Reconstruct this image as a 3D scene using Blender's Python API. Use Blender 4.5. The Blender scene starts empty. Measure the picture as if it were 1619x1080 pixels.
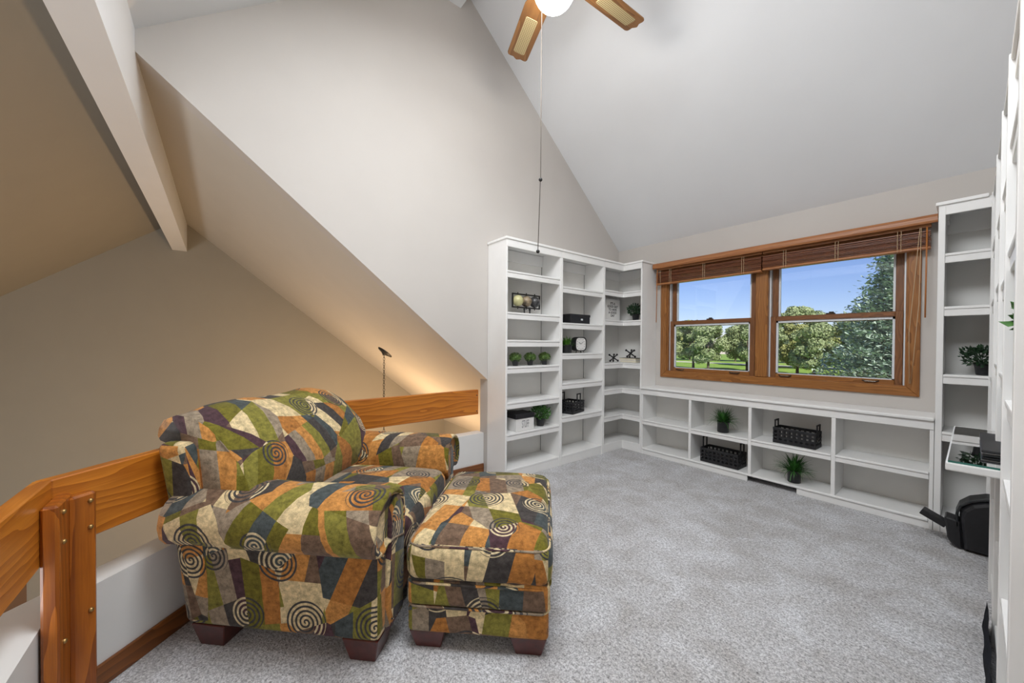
import bpy, bmesh, math, random
import numpy as np
from mathutils import Vector, Matrix
random.seed(7)
S = bpy.context.scene
COL = S.collection

# ------------------------------------------------------------------ camera
cd = bpy.data.cameras.new('camera'); cam = bpy.data.objects.new('camera', cd); COL.objects.link(cam)
YAW, PITCH, ROLL = 0.8987, 0.0104, 0.0063
Fv = Vector((-math.sin(YAW)*math.cos(PITCH), math.cos(YAW)*math.cos(PITCH), -math.sin(PITCH)))
R0 = Vector((math.cos(YAW), math.sin(YAW), 0)); U0 = R0.cross(Fv)
Rv = R0*math.cos(ROLL) + U0*math.sin(ROLL); Uv = -R0*math.sin(ROLL) + U0*math.cos(ROLL)
cam.matrix_world = Matrix(((Rv.x, Uv.x, -Fv.x, 0), (Rv.y, Uv.y, -Fv.y, 0), (Rv.z, Uv.z, -Fv.z, 1.2), (0, 0, 0, 1)))
cd.sensor_width = 36; cd.lens = 579.9/1619*36; cd.shift_y = 9.56/1619; cd.clip_start = 0.02; cd.clip_end = 600
S.camera = cam
# ------------------------------------------------------------------ view, world, sun, added fill lamps
S.view_settings.view_transform = 'Standard'; S.view_settings.look = 'None'; S.view_settings.gamma = 1
S.view_settings.use_curve_mapping = False; S.view_settings.exposure = 0.2
SUN_EL, SUN_AZ = math.radians(42), math.radians(128)     # azimuth clockwise from +Y: behind the house, to the right
w = bpy.data.worlds.new('sky'); S.world = w; w.use_nodes = True
wn = w.node_tree; wn.nodes.clear()
sky = wn.nodes.new('ShaderNodeTexSky'); sky.sky_type = 'NISHITA'; sky.sun_disc = False
sky.sun_elevation = SUN_EL; sky.sun_rotation = SUN_AZ; sky.altitude = 200; sky.air_density = 1.0; sky.dust_density = 0.0; sky.ozone_density = 3.0
bgn = wn.nodes.new('ShaderNodeBackground'); bgn.inputs[1].default_value = 0.101
won = wn.nodes.new('ShaderNodeOutputWorld')
wmx = wn.nodes.new('ShaderNodeMix'); wmx.data_type = 'RGBA'; wmx.blend_type = 'MULTIPLY'; wmx.inputs[0].default_value = 1; wmx.inputs[7].default_value = (.86, .86, 1.12, 1)
wn.links.new(sky.outputs[0], wmx.inputs[6]); wn.links.new(wmx.outputs[2], bgn.inputs[0]); wn.links.new(bgn.outputs[0], won.inputs[0])
sl = bpy.data.lights.new('sun', 'SUN'); sl.energy = 5.4; sl.angle = math.radians(0.6); sl.color = (1, .94, .84)
so = bpy.data.objects.new('sun', sl); COL.objects.link(so)
sdir = Vector((math.sin(SUN_AZ)*math.cos(SUN_EL), math.cos(SUN_AZ)*math.cos(SUN_EL), math.sin(SUN_EL)))
so.rotation_euler = sdir.to_track_quat('Z', 'Y').to_euler()
# added fill lamp under a made-up skylight in the unseen rear slope
al = bpy.data.lights.new('added_skylight_fill', 'AREA'); al.shape = 'RECTANGLE'; al.size = 1.5; al.size_y = 0.95
al.spread = math.radians(165); al.energy = 70; al.color = (.93, .965, 1.0)
ao = bpy.data.objects.new('added_skylight_fill', al); COL.objects.link(ao)
SLN = Vector((0, -.81, 1)).normalized()                   # outward normal of the rear roof slope
ao.location = Vector((-.75, .55, 2.858 + .81*(.55+.352))) - SLN*.16
ao.rotation_euler = Vector((.60, -.95, 3.2)).to_track_quat('Z', 'Y').to_euler()      # aimed off the slope so it lights carpet and side wall

# added fill lamp for the loft ceiling, at made-up windows beyond the stairs
bl_ = bpy.data.lights.new('added_great_room_fill', 'AREA'); bl_.shape = 'RECTANGLE'; bl_.size = 3.6; bl_.size_y = 1.7
bl_.energy = 74; bl_.color = (.95, .97, 1.0)
bo_ = bpy.data.objects.new('added_great_room_fill', bl_); COL.objects.link(bo_)
bo_.location = (-1.75, -3.93, -1.0); bo_.rotation_euler = Vector((0, -1, 0)).to_track_quat('Z', 'Y').to_euler()

# added lamp brightening the shelf fronts, at a made-up window behind the camera
cl_ = bpy.data.lights.new('added_landing_fill', 'AREA'); cl_.shape = 'RECTANGLE'; cl_.size = 1.4; cl_.size_y = 1.5
cl_.energy = 24; cl_.color = (.95, .975, 1.0)
co_ = bpy.data.objects.new('added_landing_fill', cl_); COL.objects.link(co_)
co_.location = (.30, -1.45, 1.05); co_.rotation_euler = Vector((1, 0, 0)).to_track_quat('Z', 'Y').to_euler()

# ------------------------------------------------------------------ node helpers
class NT:
    def __init__(s, name):
        s.m = bpy.data.materials.new(name); s.m.use_nodes = True; s.t = s.m.node_tree
        s.b = s.t.nodes['Principled BSDF']
    def n(s, typ, **kw):
        x = s.t.nodes.new(typ)
        for k, v in kw.items(): setattr(x, k, v)
        return x
    def link(s, a, b): s.t.links.new(a, b)
    def put(s, sock, v):
        if hasattr(v, 'is_output') or isinstance(v, bpy.types.NodeSocket): s.link(v, sock)
        else: sock.default_value = v
    def math(s, op, a, b=0.0, c=None):
        x = s.n('ShaderNodeMath', operation=op); s.put(x.inputs[0], a)
        if op not in ('FLOOR', 'FRACT', 'SQRT', 'ABSOLUTE'): s.put(x.inputs[1], b)
        if c is not None: s.put(x.inputs[2], c)
        return x.outputs[0]
    def comb(s, x=0.0, y=0.0, z=0.0):
        q = s.n('ShaderNodeCombineXYZ')
        for i, v in enumerate((x, y, z)): s.put(q.inputs[i], v)
        return q.outputs[0]
    def wn2(s, vec, dim='2D'):
        q = s.n('ShaderNodeTexWhiteNoise', noise_dimensions=dim); s.link(vec, q.inputs['Vector']); return q
    def noise(s, vec, scale, detail=2, rough=.5, dist=0):
        q = s.n('ShaderNodeTexNoise'); s.link(vec, q.inputs['Vector']); q.inputs['Scale'].default_value = scale
        q.inputs['Detail'].default_value = detail; q.inputs['Roughness'].default_value = rough; q.inputs['Distortion'].default_value = dist
        return q.outputs[0]
    def ramp(s, fac, stops, interp='LINEAR'):
        q = s.n('ShaderNodeValToRGB'); s.link(fac, q.inputs[0]); cr = q.color_ramp; cr.interpolation = interp
        while len(cr.elements) > 1: cr.elements.remove(cr.elements[-1])
        cr.elements[0].position = stops[0][0]; cr.elements[0].color = (*stops[0][1], 1)
        for p, c in stops[1:]:
            e = cr.elements.new(p); e.color = (*c, 1)
        return q.outputs[0]
    def mix(s, fac, a, b, mode='MIX'):
        q = s.n('ShaderNodeMix', data_type='RGBA', blend_type=mode); s.put(q.inputs[0], fac)
        for i, v in ((6, a), (7, b)):
            if isinstance(v, tuple): q.inputs[i].default_value = (*v, 1)
            else: s.link(v, q.inputs[i])
        return q.outputs[2]
    def bump(s, h, strength=.3, dist=.01):
        q = s.n('ShaderNodeBump'); q.inputs['Strength'].default_value = strength; q.inputs['Distance'].default_value = dist
        s.link(h, q.inputs['Height']); s.link(q.outputs[0], s.b.inputs['Normal'])
    def obj(s): return s.n('ShaderNodeTexCoord').outputs['Object']
    def uv(s): return s.n('ShaderNodeTexCoord').outputs['UV']
    def scale(s, vec, sc):
        q = s.n('ShaderNodeMapping'); s.link(vec, q.inputs[0]); q.inputs['Scale'].default_value = sc; return q.outputs[0]
    def sep(s, vec):
        q = s.n('ShaderNodeSeparateXYZ'); s.link(vec, q.inputs[0]); return q.outputs

def plain(name, col, rough=.5, metal=0, noise=0.0, nscale=30, bump=0.0, spec=.5, coat=0):
    t = NT(name); t.b.inputs['Roughness'].default_value = rough; t.b.inputs['Metallic'].default_value = metal
    t.b.inputs['Specular IOR Level'].default_value = spec
    if coat: t.b.inputs['Coat Weight'].default_value = coat
    v = t.noise(t.obj(), nscale, 3)
    if noise:
        lo = tuple(c*(1-noise) for c in col); hi = tuple(min(1, c*(1+noise)) for c in col)
        t.link(t.ramp(v, [(.3, lo), (.7, hi)]), t.b.inputs['Base Color'])
    else: t.b.inputs['Base Color'].default_value = (*col, 1)
    if bump: t.bump(v, bump, .004)
    return t.m

def wood(name, dark, light, rough=.38, gscale=1.0, coat=.15):
    t = NT(name); o = t.obj()
    info = t.n('ShaderNodeObjectInfo').outputs['Random']
    off = t.n('ShaderNodeVectorMath', operation='ADD'); t.link(o, off.inputs[0]); t.link(t.comb(t.math('MULTIPLY', info, 7.0), t.math('MULTIPLY', info, 3.0), 0.0), off.inputs[1])
    v = off.outputs[0]
    warp = t.noise(t.scale(v, (1.6*gscale, 9*gscale, 9*gscale)), 1.0, 2)
    rings = t.n('ShaderNodeTexWave', wave_type='BANDS', bands_direction='Z', wave_profile='SAW')
    add = t.n('ShaderNodeVectorMath', operation='ADD'); t.link(t.scale(v, (.25, 1, 1)), add.inputs[0])
    t.link(t.comb(0.0, 0.0, t.math('MULTIPLY', warp, .16)), add.inputs[1])
    t.link(add.outputs[0], rings.inputs[0]); rings.inputs['Scale'].default_value = 9*gscale; rings.inputs['Distortion'].default_value = 2.2
    rings.inputs['Detail'].default_value = 2; rings.inputs['Detail Scale'].default_value = 1.2
    pores = t.noise(t.scale(v, (9, 260, 260)), 1.0, 2, .6)
    f = t.math('ADD', t.math('MULTIPLY', rings.outputs[1], .55), t.math('MULTIPLY', pores, .5))
    mid = tuple((a+b)/2 for a, b in zip(dark, light))
    t.link(t.ramp(f, [(.12, light), (.48, mid), (.9, dark)]), t.b.inputs['Base Color'])
    t.b.inputs['Roughness'].default_value = rough; t.b.inputs['Coat Weight'].default_value = coat; t.b.inputs['Coat Roughness'].default_value = .25
    t.bump(pores, .12, .002); return t.m

def fabric(name):
    t = NT(name); uv = t.uv(); x, y, _ = t.sep(uv)
    # big irregular polygons, each cut into strips running its own way
    vo = t.n('ShaderNodeTexVoronoi', voronoi_dimensions='2D', feature='F1'); t.link(t.scale(uv, (1, .8, 1)), vo.inputs['Vector']); vo.inputs['Scale'].default_value = 4.6; vo.inputs['Randomness'].default_value = .95
    r = t.n('ShaderNodeSeparateColor'); t.link(vo.outputs['Color'], r.inputs[0]); r1, r2, r3 = r.outputs[0], r.outputs[1], r.outputs[2]
    a = t.math('ADD', t.math('DIVIDE', t.math('ADD', x, t.math('MULTIPLY', y, t.math('MULTIPLY', t.math('SUBTRACT', r1, .5), .9))), t.math('ADD', .058, t.math('MULTIPLY', r3, .05))), t.math('MULTIPLY', r2, 17.0))
    i = t.math('FLOOR', a); fa = t.math('FRACT', a)
    cc = t.math('ADD', t.math('DIVIDE', t.math('ADD', y, t.math('MULTIPLY', x, t.math('SUBTRACT', r2, .5))), .21), t.math('MULTIPLY', r1, 9.0)); j = t.math('FLOOR', cc)
    idx = t.wn2(t.comb(t.math('ADD', i, t.math('MULTIPLY', r1, 91.0)), t.math('ADD', j, t.math('MULTIPLY', r3, 57.0)))).outputs['Value']
    cream, olive, tan, char, taupe, grey, plum, slate, lime, cara = ((.52, .41, .23), (.125, .108, .014), (.42, .19, .05), (.046, .040, .037),
        (.135, .085, .055), (.235, .185, .13), (.06, .03, .036), (.052, .062, .062), (.175, .158, .03), (.32, .13, .03))
    st = [cream, olive, char, tan, taupe, cream, lime, grey, slate, cara, olive, tan, char, cream, grey, plum, tan, lime, taupe, slate, cara]
    n = len(st); base = t.ramp(idx, [(k/n, s) for k, s in enumerate(st)], 'CONSTANT')
    lum = t.n('ShaderNodeRGBToBW'); t.link(base, lum.inputs[0])
    # crushed velvet mottling and weave
    mot = t.noise(uv, 42, 5, .72); wv = t.noise(t.scale(uv, (1, .35, 1)), 900, 2, .6)
    f = t.math('ADD', t.math('MULTIPLY', mot, 3.0), t.math('MULTIPLY', wv, 1.5)); f = t.math('SUBTRACT', f, 1.08)
    # spirals, one in most cells of a loose grid
    def spirals(cell, ox, oy, pitch, keep):
        sx = t.math('DIVIDE', t.math('ADD', x, ox), cell); sy = t.math('DIVIDE', t.math('ADD', y, oy), cell*.86)
        sx = t.math('ADD', sx, t.math('MULTIPLY', t.math('FLOOR', sy), .45))
        kx, ky = t.math('FLOOR', sx), t.math('FLOOR', sy)
        rr = t.n('ShaderNodeSeparateColor'); t.link(t.wn2(t.comb(kx, t.math('ADD', ky, ox*9))).outputs['Color'], rr.inputs[0])
        dx = t.math('SUBTRACT', t.math('FRACT', sx), t.math('ADD', .42, t.math('MULTIPLY', rr.outputs[0], .16)))
        dy = t.math('MULTIPLY', t.math('SUBTRACT', t.math('FRACT', sy), t.math('ADD', .42, t.math('MULTIPLY', rr.outputs[1], .16))), .86)
        rad = t.math('SQRT', t.math('ADD', t.math('MULTIPLY', dx, dx), t.math('MULTIPLY', dy, dy)))
        th = t.math('DIVIDE', t.math('ARCTAN2', dy, dx), 2*math.pi)
        ph = t.math('FRACT', t.math('ADD', t.math('DIVIDE', t.math('MULTIPLY', rad, cell), pitch), th))
        m = t.math('GREATER_THAN', ph, .54)
        lim = t.math('LESS_THAN', rad, t.math('ADD', .25, t.math('MULTIPLY', rr.outputs[2], .11)))
        return t.math('MULTIPLY', t.math('MULTIPLY', m, lim), t.math('GREATER_THAN', rr.outputs[1], 1-keep))
    sp = spirals(.25, 3.13, 5.07, .0172, .62)
    line = t.mix(t.math('LESS_THAN', lum.outputs[0], .075), (.045, .042, .042), (.50, .41, .25))
    col = t.mix(sp, base, line)
    col = t.mix(1.0, col, t.n('ShaderNodeRGB').outputs[0], 'MULTIPLY') if False else col
    vm = t.n('ShaderNodeVectorMath', operation='SCALE'); t.link(col, vm.inputs[0]); t.link(f, vm.inputs['Scale'])
    t.link(vm.outputs[0], t.b.inputs['Base Color'])
    t.b.inputs['Roughness'].default_value = .85; t.b.inputs['Specular IOR Level'].default_value = .2
    t.b.inputs['Sheen Weight'].default_value = .12; t.b.inputs['Sheen Roughness'].default_value = .4
    t.bump(t.math('ADD', wv, t.math('MULTIPLY', mot, .6)), .35, .003); return t.m

def carpet(name):
    t = NT(name); o = t.obj()
    fine = t.noise(o, 150, 3, .75); mid = t.noise(o, 70, 3, .6); big = t.noise(o, 1.5, 3, .6, .8); blot = t.noise(o, 6, 3, .6, .6)
    v = t.math('ADD', t.math('MULTIPLY', fine, .75), t.math('MULTIPLY', mid, .45))
    sp = t.ramp(v, [(.40, (.15, .147, .15)), (.555, (.53, .532, .55)), (.71, (.95, .955, .98))])
    tone = t.math('ADD', t.math('MULTIPLY', big, .26), t.math('MULTIPLY', blot, .30))
    sh = t.ramp(tone, [(.2, (.70, .67, .64)), (.36, (1.04, 1.04, 1.05))])
    t.link(t.mix(1.0, sp, sh, 'MULTIPLY'), t.b.inputs['Base Color'])
    t.b.inputs['Roughness'].default_value = .95; t.b.inputs['Specular IOR Level'].default_value = .1
    t.b.inputs['Sheen Weight'].default_value = .15
    t.bump(v, .9, .012); return t.m

def glass(name, refl=.06, tint=(1, 1, 1)):
    t = NT(name); t.t.nodes.remove(t.b); tr = t.n('ShaderNodeBsdfTransparent'); tr.inputs[0].default_value = (*tint, 1)
    gl = t.n('ShaderNodeBsdfGlossy'); gl.inputs['Roughness'].default_value = .02; mx = t.n('ShaderNodeMixShader')
    fr = t.n('ShaderNodeFresnel'); fr.inputs[0].default_value = 1.45
    t.link(t.math('MULTIPLY', fr.outputs[0], refl/.04), mx.inputs[0]); t.link(tr.outputs[0], mx.inputs[1]); t.link(gl.outputs[0], mx.inputs[2])
    out = t.t.nodes['Material Output']; t.link(mx.outputs[0], out.inputs[0]); return t.m

def opal(name):
    t = NT(name); t.t.nodes.remove(t.b); a = t.n('ShaderNodeBsdfTranslucent'); a.inputs[0].default_value = (.5, .52, .55, 1)
    t.link(a.outputs[0], t.t.nodes['Material Output'].inputs[0]); return t.m
def emit(name, col, strength):
    t = NT(name); t.b.inputs['Base Color'].default_value = (.9, .9, .9, 1); t.b.inputs['Emission Color'].default_value = (*col, 1)
    t.b.inputs['Emission Strength'].default_value = strength; return t.m

def cane(name):
    t = NT(name); o = t.obj(); x, y, z = t.sep(o)
    a = t.math('LESS_THAN', t.math('ABSOLUTE', t.math('SUBTRACT', t.math('FRACT', t.math('DIVIDE', x, .0125)), .5)), .24)
    b = t.math('LESS_THAN', t.math('ABSOLUTE', t.math('SUBTRACT', t.math('FRACT', t.math('DIVIDE', y, .0125)), .5)), .24)
    t.link(t.mix(t.math('MULTIPLY', a, b), (.56, .45, .24), (.19, .12, .045)), t.b.inputs['Base Color']); t.b.inputs['Roughness'].default_value = .7
    return t.m

def leafmat(name, lo, hi, rough=.5):
    t = NT(name); o = t.obj(); v = t.noise(o, 38, 2)
    t.link(t.ramp(v, [(.35, lo), (.65, hi)]), t.b.inputs['Base Color']); t.b.inputs['Roughness'].default_value = rough
    t.b.inputs['Subsurface Weight'].default_value = 0.0; return t.m

def lawnmat(name):
    t = NT(name); o = t.obj(); v = t.noise(o, .35, 3); u = t.noise(o, 14, 2)
    t.link(t.ramp(t.math('ADD', t.math('MULTIPLY', v, .6), t.math('MULTIPLY', u, .4)), [(.35, (.15, .27, .035)), (.65, (.27, .42, .065))]), t.b.inputs['Base Color'])
    t.b.inputs['Roughness'].default_value = .9; return t.m

M = dict(
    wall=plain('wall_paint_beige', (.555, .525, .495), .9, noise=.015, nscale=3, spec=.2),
    gceil=plain('great_room_ceiling_paint', (.56, .525, .47), .9, noise=.015, nscale=3, spec=.2),  # lighter copy of gwall for the brighter slope, its light put into the colour
    gwall=plain('great_room_dim_paint', (.37, .345, .295), .9, noise=.015, nscale=3, spec=.2),  # beige darkened: the great room's dim light is put into the colour
    ceil=plain('ceiling_paint', (.73, .74, .755), .92, noise=.012, nscale=3, spec=.2),
    white=plain('painted_white_trim', (.75, .75, .74), .38, noise=.015, nscale=8),
    shelf=plain('painted_white_shelf', (.85, .845, .83), .4, noise=.02, nscale=6),
    back=plain('painted_back_panel', (.80, .79, .76), .55, noise=.02, nscale=5),
    oak=wood('amber_oak', (.32, .085, .006), (.66, .235, .024)),
    oakdark=wood('amber_oak_post', (.20, .046, .004), (.50, .15, .014)),
    casing=wood('window_oak', (.19, .068, .014), (.40, .165, .04), gscale=1.4),
    sashwood=wood('sash_oak', (.13, .048, .016), (.27, .11, .038), gscale=1.6),
    blind=wood('cherry_blind', (.12, .032, .012), (.30, .10, .035), rough=.35, gscale=2),
    valance=wood('valance_oak', (.26, .09, .028), (.46, .19, .065), rough=.35),
    blade=wood('fan_blade_oak', (.17, .07, .018), (.34, .155, .045), rough=.45),
    cane=cane('woven_cane'),
    base=wood('baseboard_oak', (.12, .036, .007), (.27, .09, .018)),
    foot=plain('dark_cherry_foot', (.07, .010, .006), .3, noise=.3, coat=.3),
    fabric=fabric('patchwork_spiral_upholstery'),
    carpet=carpet('grey_carpet'), opal=opal('opal_acrylic'),
    glass=glass('window_glass', .045), dglass=glass('desk_glass', .22, (.86, .94, .92)), dglassedge=plain('glass_edge_green', (.03, .14, .11), .15),
    black=plain('black_plastic', (.012, .012, .014), .45, noise=.2), blackm=plain('black_metal', (.012, .011, .011), .5, noise=.2),
    bagflap=plain('black_coated_fabric', (.02, .022, .024), .35, noise=.3, nscale=50),
    navy=plain('navy_cloth', (.012, .016, .030), .95, noise=.5, nscale=60, bump=.6),
    basket=plain('black_woven_strap', (.010, .010, .012), .6, noise=.3, nscale=60),
    vinyl=plain('white_vinyl_track', (.72, .75, .78), .4), metal=plain('bronze_hardware', (.10, .085, .07), .35, .8),
    steel=plain('steel', (.55, .55, .56), .3, 1.0), brass=plain('brass_bolt', (.42, .27, .10), .4, .9),
    paper=plain('off_white_card', (.80, .79, .77), .7, noise=.02), ink=plain('printed_ink', (.03, .03, .03), .8), inkgrey=plain('grey_print', (.22, .22, .24), .8),
    pages=plain('cream_pages', (.72, .66, .52), .8, noise=.08, nscale=200), cord=plain('tan_cord', (.50, .36, .22), .8), wand=plain('wood_wand', (.42, .15, .035), .4),
    globe1=plain('cream_globe', (.55, .52, .27), .4, noise=.25, nscale=18), globe2=plain('brown_globe', (.22, .17, .11), .4, noise=.9, nscale=22), globe3=plain('black_globe', (.05, .05, .052), .3, noise=.95, nscale=40),
    soil=plain('potting_moss', (.03, .022, .014), .9),
    topi=leafmat('topiary_green', (.06, .14, .025), (.22, .33, .09)), grass=leafmat('grass_green', (.012, .07, .012), (.06, .22, .03)),
    leaf=leafmat('leaf_green', (.02, .085, .018), (.10, .26, .05)), leafdk=leafmat('leaf_dark', (.008, .028, .012), (.035, .085, .035)), fern=leafmat('fern_green', (.03, .12, .012), (.13, .32, .03)),
    tree=leafmat('tree_leaves', (.19, .25, .12), (.37, .44, .21), .6), tree2=leafmat('tree_leaves_yellow', (.21, .24, .08), (.40, .42, .15), .6),
    spruce=leafmat('spruce_needles', (.24, .34, .29), (.50, .60, .47), .6), bark=plain('bark', (.10, .075, .055), .9, noise=.4),
    lawn=lawnmat('lawn'), road=plain('pale_road', (.62, .58, .53), .9), siding=plain('house_siding', (.6, .55, .5), .8), rooftile=plain('house_roof', (.16, .13, .12), .9),
    globe=emit('lit_opal_globe', (1, .95, .88), 29), bulb=emit('lit_candle_bulb', (1, .62, .28), 30), dark=plain('dark_gap', (.02, .02, .02), .8),
    lowfloor=plain('lower_floor', (.34, .27, .20), .8, noise=.1), shutter=plain('stair_oak', (.08, .025, .006), .4),
)

# ------------------------------------------------------------------ object helpers
def link(name, me, mat, parent=None):
    o = bpy.data.objects.new(name, me); COL.objects.link(o)
    if mat is not None:
        for m_ in (mat if isinstance(mat, (list, tuple)) else [mat]): me.materials.append(m_)
    if parent: o.parent = parent
    return o
def tag(o, label, cat, group=None):
    o['label'] = label; o['category'] = cat
    if group: o['group'] = group
    return o
def thing(name, label, cat, loc=(0, 0, 0), rz=0.0, group=None):
    o = bpy.data.objects.new(name, None); COL.objects.link(o); o.location = loc; o.rotation_euler = (0, 0, rz); o.empty_display_size = .05
    return tag(o, label, cat, group)
def struct(o, label=None):
    o['kind'] = 'structure'
    if label: o['label'] = label
    return o
def copy_tree(o, parent=None):
    c = o.copy(); COL.objects.link(c); c.parent = parent
    for ch in list(o.children): copy_tree(ch, c)
    return c
def to_mesh(bm, name='m', smooth=False):
    bmesh.ops.recalc_face_normals(bm, faces=bm.faces)
    me = bpy.data.meshes.new(name); bm.to_mesh(me); bm.free()
    if smooth:
        for p in me.polygons: p.use_smooth = True
    return me
def box_bm(x0, x1, y0, y1, z0, z1, bev=0.0, seg=1, bm=None):
    nb = bm is None; b = bmesh.new()
    vs = [b.verts.new((x, y, z)) for x in (x0, x1) for y in (y0, y1) for z in (z0, z1)]
    for f in ((0, 1, 3, 2), (4, 6, 7, 5), (0, 4, 5, 1), (2, 3, 7, 6), (0, 2, 6, 4), (1, 5, 7, 3)): b.faces.new([vs[k] for k in f])
    bmesh.ops.recalc_face_normals(b, faces=b.faces)
    if bev: bmesh.ops.bevel(b, geom=list(b.edges), offset=bev, segments=seg, profile=.6, affect='EDGES')
    if nb: return b
    me = bpy.data.meshes.new('t'); b.to_mesh(me); b.free(); bm.from_mesh(me); bpy.data.meshes.remove(me); return bm
def box(name, x0, x1, y0, y1, z0, z1, mat, parent=None, bev=0.0, seg=1):
    """box given in world coordinates; the mesh is stored relative to the parent's base (unrotated parents)"""
    p = parent
    off = Vector((0, 0, 0))
    while p is not None: off += p.location; p = p.parent
    c = Vector(((x0+x1)/2, (y0+y1)/2, min(z0, z1)))
    o = link(name, to_mesh(box_bm(x0-c.x, x1-c.x, y0-c.y, y1-c.y, z0-c.z, z1-c.z, bev, seg), name), mat, parent)
    o.location = c - off; return o
def prism(pts, axis, lo, hi, bev=0.0):
    """extrude a 2-D polygon; axis 'z': pts=(x,y); 'x': pts=(y,z); 'y': pts=(x,z)"""
    b = bmesh.new()
    def P(p, h): return {'z': (p[0], p[1], h), 'x': (h, p[0], p[1]), 'y': (p[0], h, p[1])}[axis]
    A = [b.verts.new(P(p, lo)) for p in pts]; B = [b.verts.new(P(p, hi)) for p in pts]
    b.faces.new(A); b.faces.new(B[::-1])
    for k in range(len(pts)): b.faces.new([A[k], A[(k+1) % len(pts)], B[(k+1) % len(pts)], B[k]])
    bmesh.ops.recalc_face_normals(b, faces=b.faces)
    if bev: bmesh.ops.bevel(b, geom=list(b.edges), offset=bev, segments=1, affect='EDGES')
    return b
def tube_bm(pts, rad, n=8, bm=None, cap=True):
    b = bm or bmesh.new(); rings = []
    pts = [Vector(p) for p in pts]
    for k, p in enumerate(pts):
        d = (pts[min(k+1, len(pts)-1)] - pts[max(k-1, 0)]).normalized()
        a = d.cross(Vector((0, 0, 1))) if abs(d.z) < .95 else d.cross(Vector((1, 0, 0))); a.normalize(); c = d.cross(a)
        r = rad[k] if isinstance(rad, (list, tuple)) else rad
        rings.append([b.verts.new(p + a*math.cos(2*math.pi*j/n)*r + c*math.sin(2*math.pi*j/n)*r) for j in range(n)])
    for k in range(len(rings)-1):
        for j in range(n): b.faces.new([rings[k][j], rings[k][(j+1) % n], rings[k+1][(j+1) % n], rings[k+1][j]])
    if cap: b.faces.new(rings[0][::-1]); b.faces.new(rings[-1])
    return b
def lathe_bm(prof, n=24, bm=None, cx=0, cy=0):
    b = bm or bmesh.new(); rings = []
    for r, z in prof:
        rings.append([b.verts.new((cx+r*math.cos(2*math.pi*j/n), cy+r*math.sin(2*math.pi*j/n), z)) for j in range(n)])
    for k in range(len(rings)-1):
        for j in range(n): b.faces.new([rings[k][j], rings[k][(j+1) % n], rings[k+1][(j+1) % n], rings[k+1][j]])
    b.faces.new(rings[0][::-1]); b.faces.new(rings[-1]); return b
def sphere_bm(r, c=(0, 0, 0), bm=None, seg=20, sq=(1, 1, 1)):
    b = bm or bmesh.new(); m4 = Matrix.Translation(c) @ Matrix.Diagonal((sq[0], sq[1], sq[2], 1))
    bmesh.ops.create_uvsphere(b, u_segments=seg, v_segments=max(6, seg//2), radius=r, matrix=m4); return b
def axis_obj(name, bm, mat, dirv, org, parent=None):
    """store a world-space bmesh in a frame whose X runs along dirv, so the grain follows the length"""
    d = Vector(dirv).normalized(); z = Vector((0, 0, 1))
    if abs(d.z) > .9: z = Vector((1, 0, 0))
    y = z.cross(d).normalized(); z = d.cross(y)
    mw = Matrix(((d.x, y.x, z.x, org[0]), (d.y, y.y, z.y, org[1]), (d.z, y.z, z.z, org[2]), (0, 0, 0, 1)))
    bm.transform(mw.inverted()); o = link(name, to_mesh(bm, name), mat, parent)
    off = parent.location if parent else Vector((0, 0, 0))
    mw.translation -= off; o.matrix_local = mw; return o
def fromnp(name, V, Fc, mat, parent=None, smooth=False):
    me = bpy.data.meshes.new(name); me.from_pydata(V.tolist() if hasattr(V, 'tolist') else V, [], Fc.tolist() if hasattr(Fc, 'tolist') else Fc); me.update()
    if smooth: me.polygons.foreach_set('use_smooth', [True]*len(me.polygons))
    return link(name, me, mat, parent)

# ------------------------------------------------------------------ the setting
XL, YW, XR = -2.79, 3.93, .36          # loft side wall, window wall, bookcase wall
RIDGE = (1.54, 4.39); EAVE_N = 3.57; EAVE_S = -4.0; XG = -6.69; ZLOW = -2.6
SEG1, SEG2, SEG3 = -2.843, -2.20, -.41
# loft floor slab
fl = [(SEG1-.11, YW), (SEG1-.11, SEG2-.156-(SEG1-.11)), (SEG2-.156-(SEG3-.11), SEG3-.11), (XR, SEG3-.11), (XR, YW)]
o = struct(link('floor', to_mesh(prism(fl, 'z', -.28, 0)), M['carpet']), 'grey speckled cut-pile carpet covering the loft floor')
o = struct(box('floor_lower', XG, XR, EAVE_S, YW, ZLOW-.1, ZLOW, M['lowfloor']), 'floor of the great room below the loft')
# side wall of the loft: full height by the bookcase, open under the slanted edge
lw = [(1.93, 0), (1.93, .868), (-.352, 2.742), (-.352, 2.858), RIDGE, (YW, 2.365), (YW, 0)]
struct(link('wall_left', to_mesh(prism(lw, 'x', XL-.115, XL)), M['wall']), 'tall beige gable wall with a slanted lower edge open to the great room')
# window wall with the opening for the double window
WX0, WX1, WZ0, WZ1 = -2.15, -.29, .895, 2.02
bm = bmesh.new()
for a in ((XL-.115, WX0, 0, 2.365), (WX1, XR, 0, 2.365), (WX0, WX1, 0, WZ0), (WX0, WX1, WZ1, 2.365)):
    box_bm(a[0], a[1], YW, YW+.16, a[2], a[3], bm=bm)
struct(link('wall_back', to_mesh(bm), M['wall']), 'beige window wall')
rw = [(EAVE_S, ZLOW), (EAVE_S, .035), (-.5, 2.80), (-.352, 2.858), RIDGE, (YW, 2.365), (YW, ZLOW)]
struct(link('wall_right', to_mesh(prism(rw, 'x', XR, XR+.12)), M['wall']), 'beige wall behind the tall bookcase')
gw = [(EAVE_S, ZLOW), (EAVE_S, .10), (-.45, 2.89), (-.352, 2.89), (EAVE_N+.1, -.35), (EAVE_N+.1, ZLOW)]
struct(link('wall_gable', to_mesh(prism(gw, 'x', XG-.12, XG)), M['gwall']), 'gable wall, dimness put into its colour, at the far end of the great room')
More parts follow.
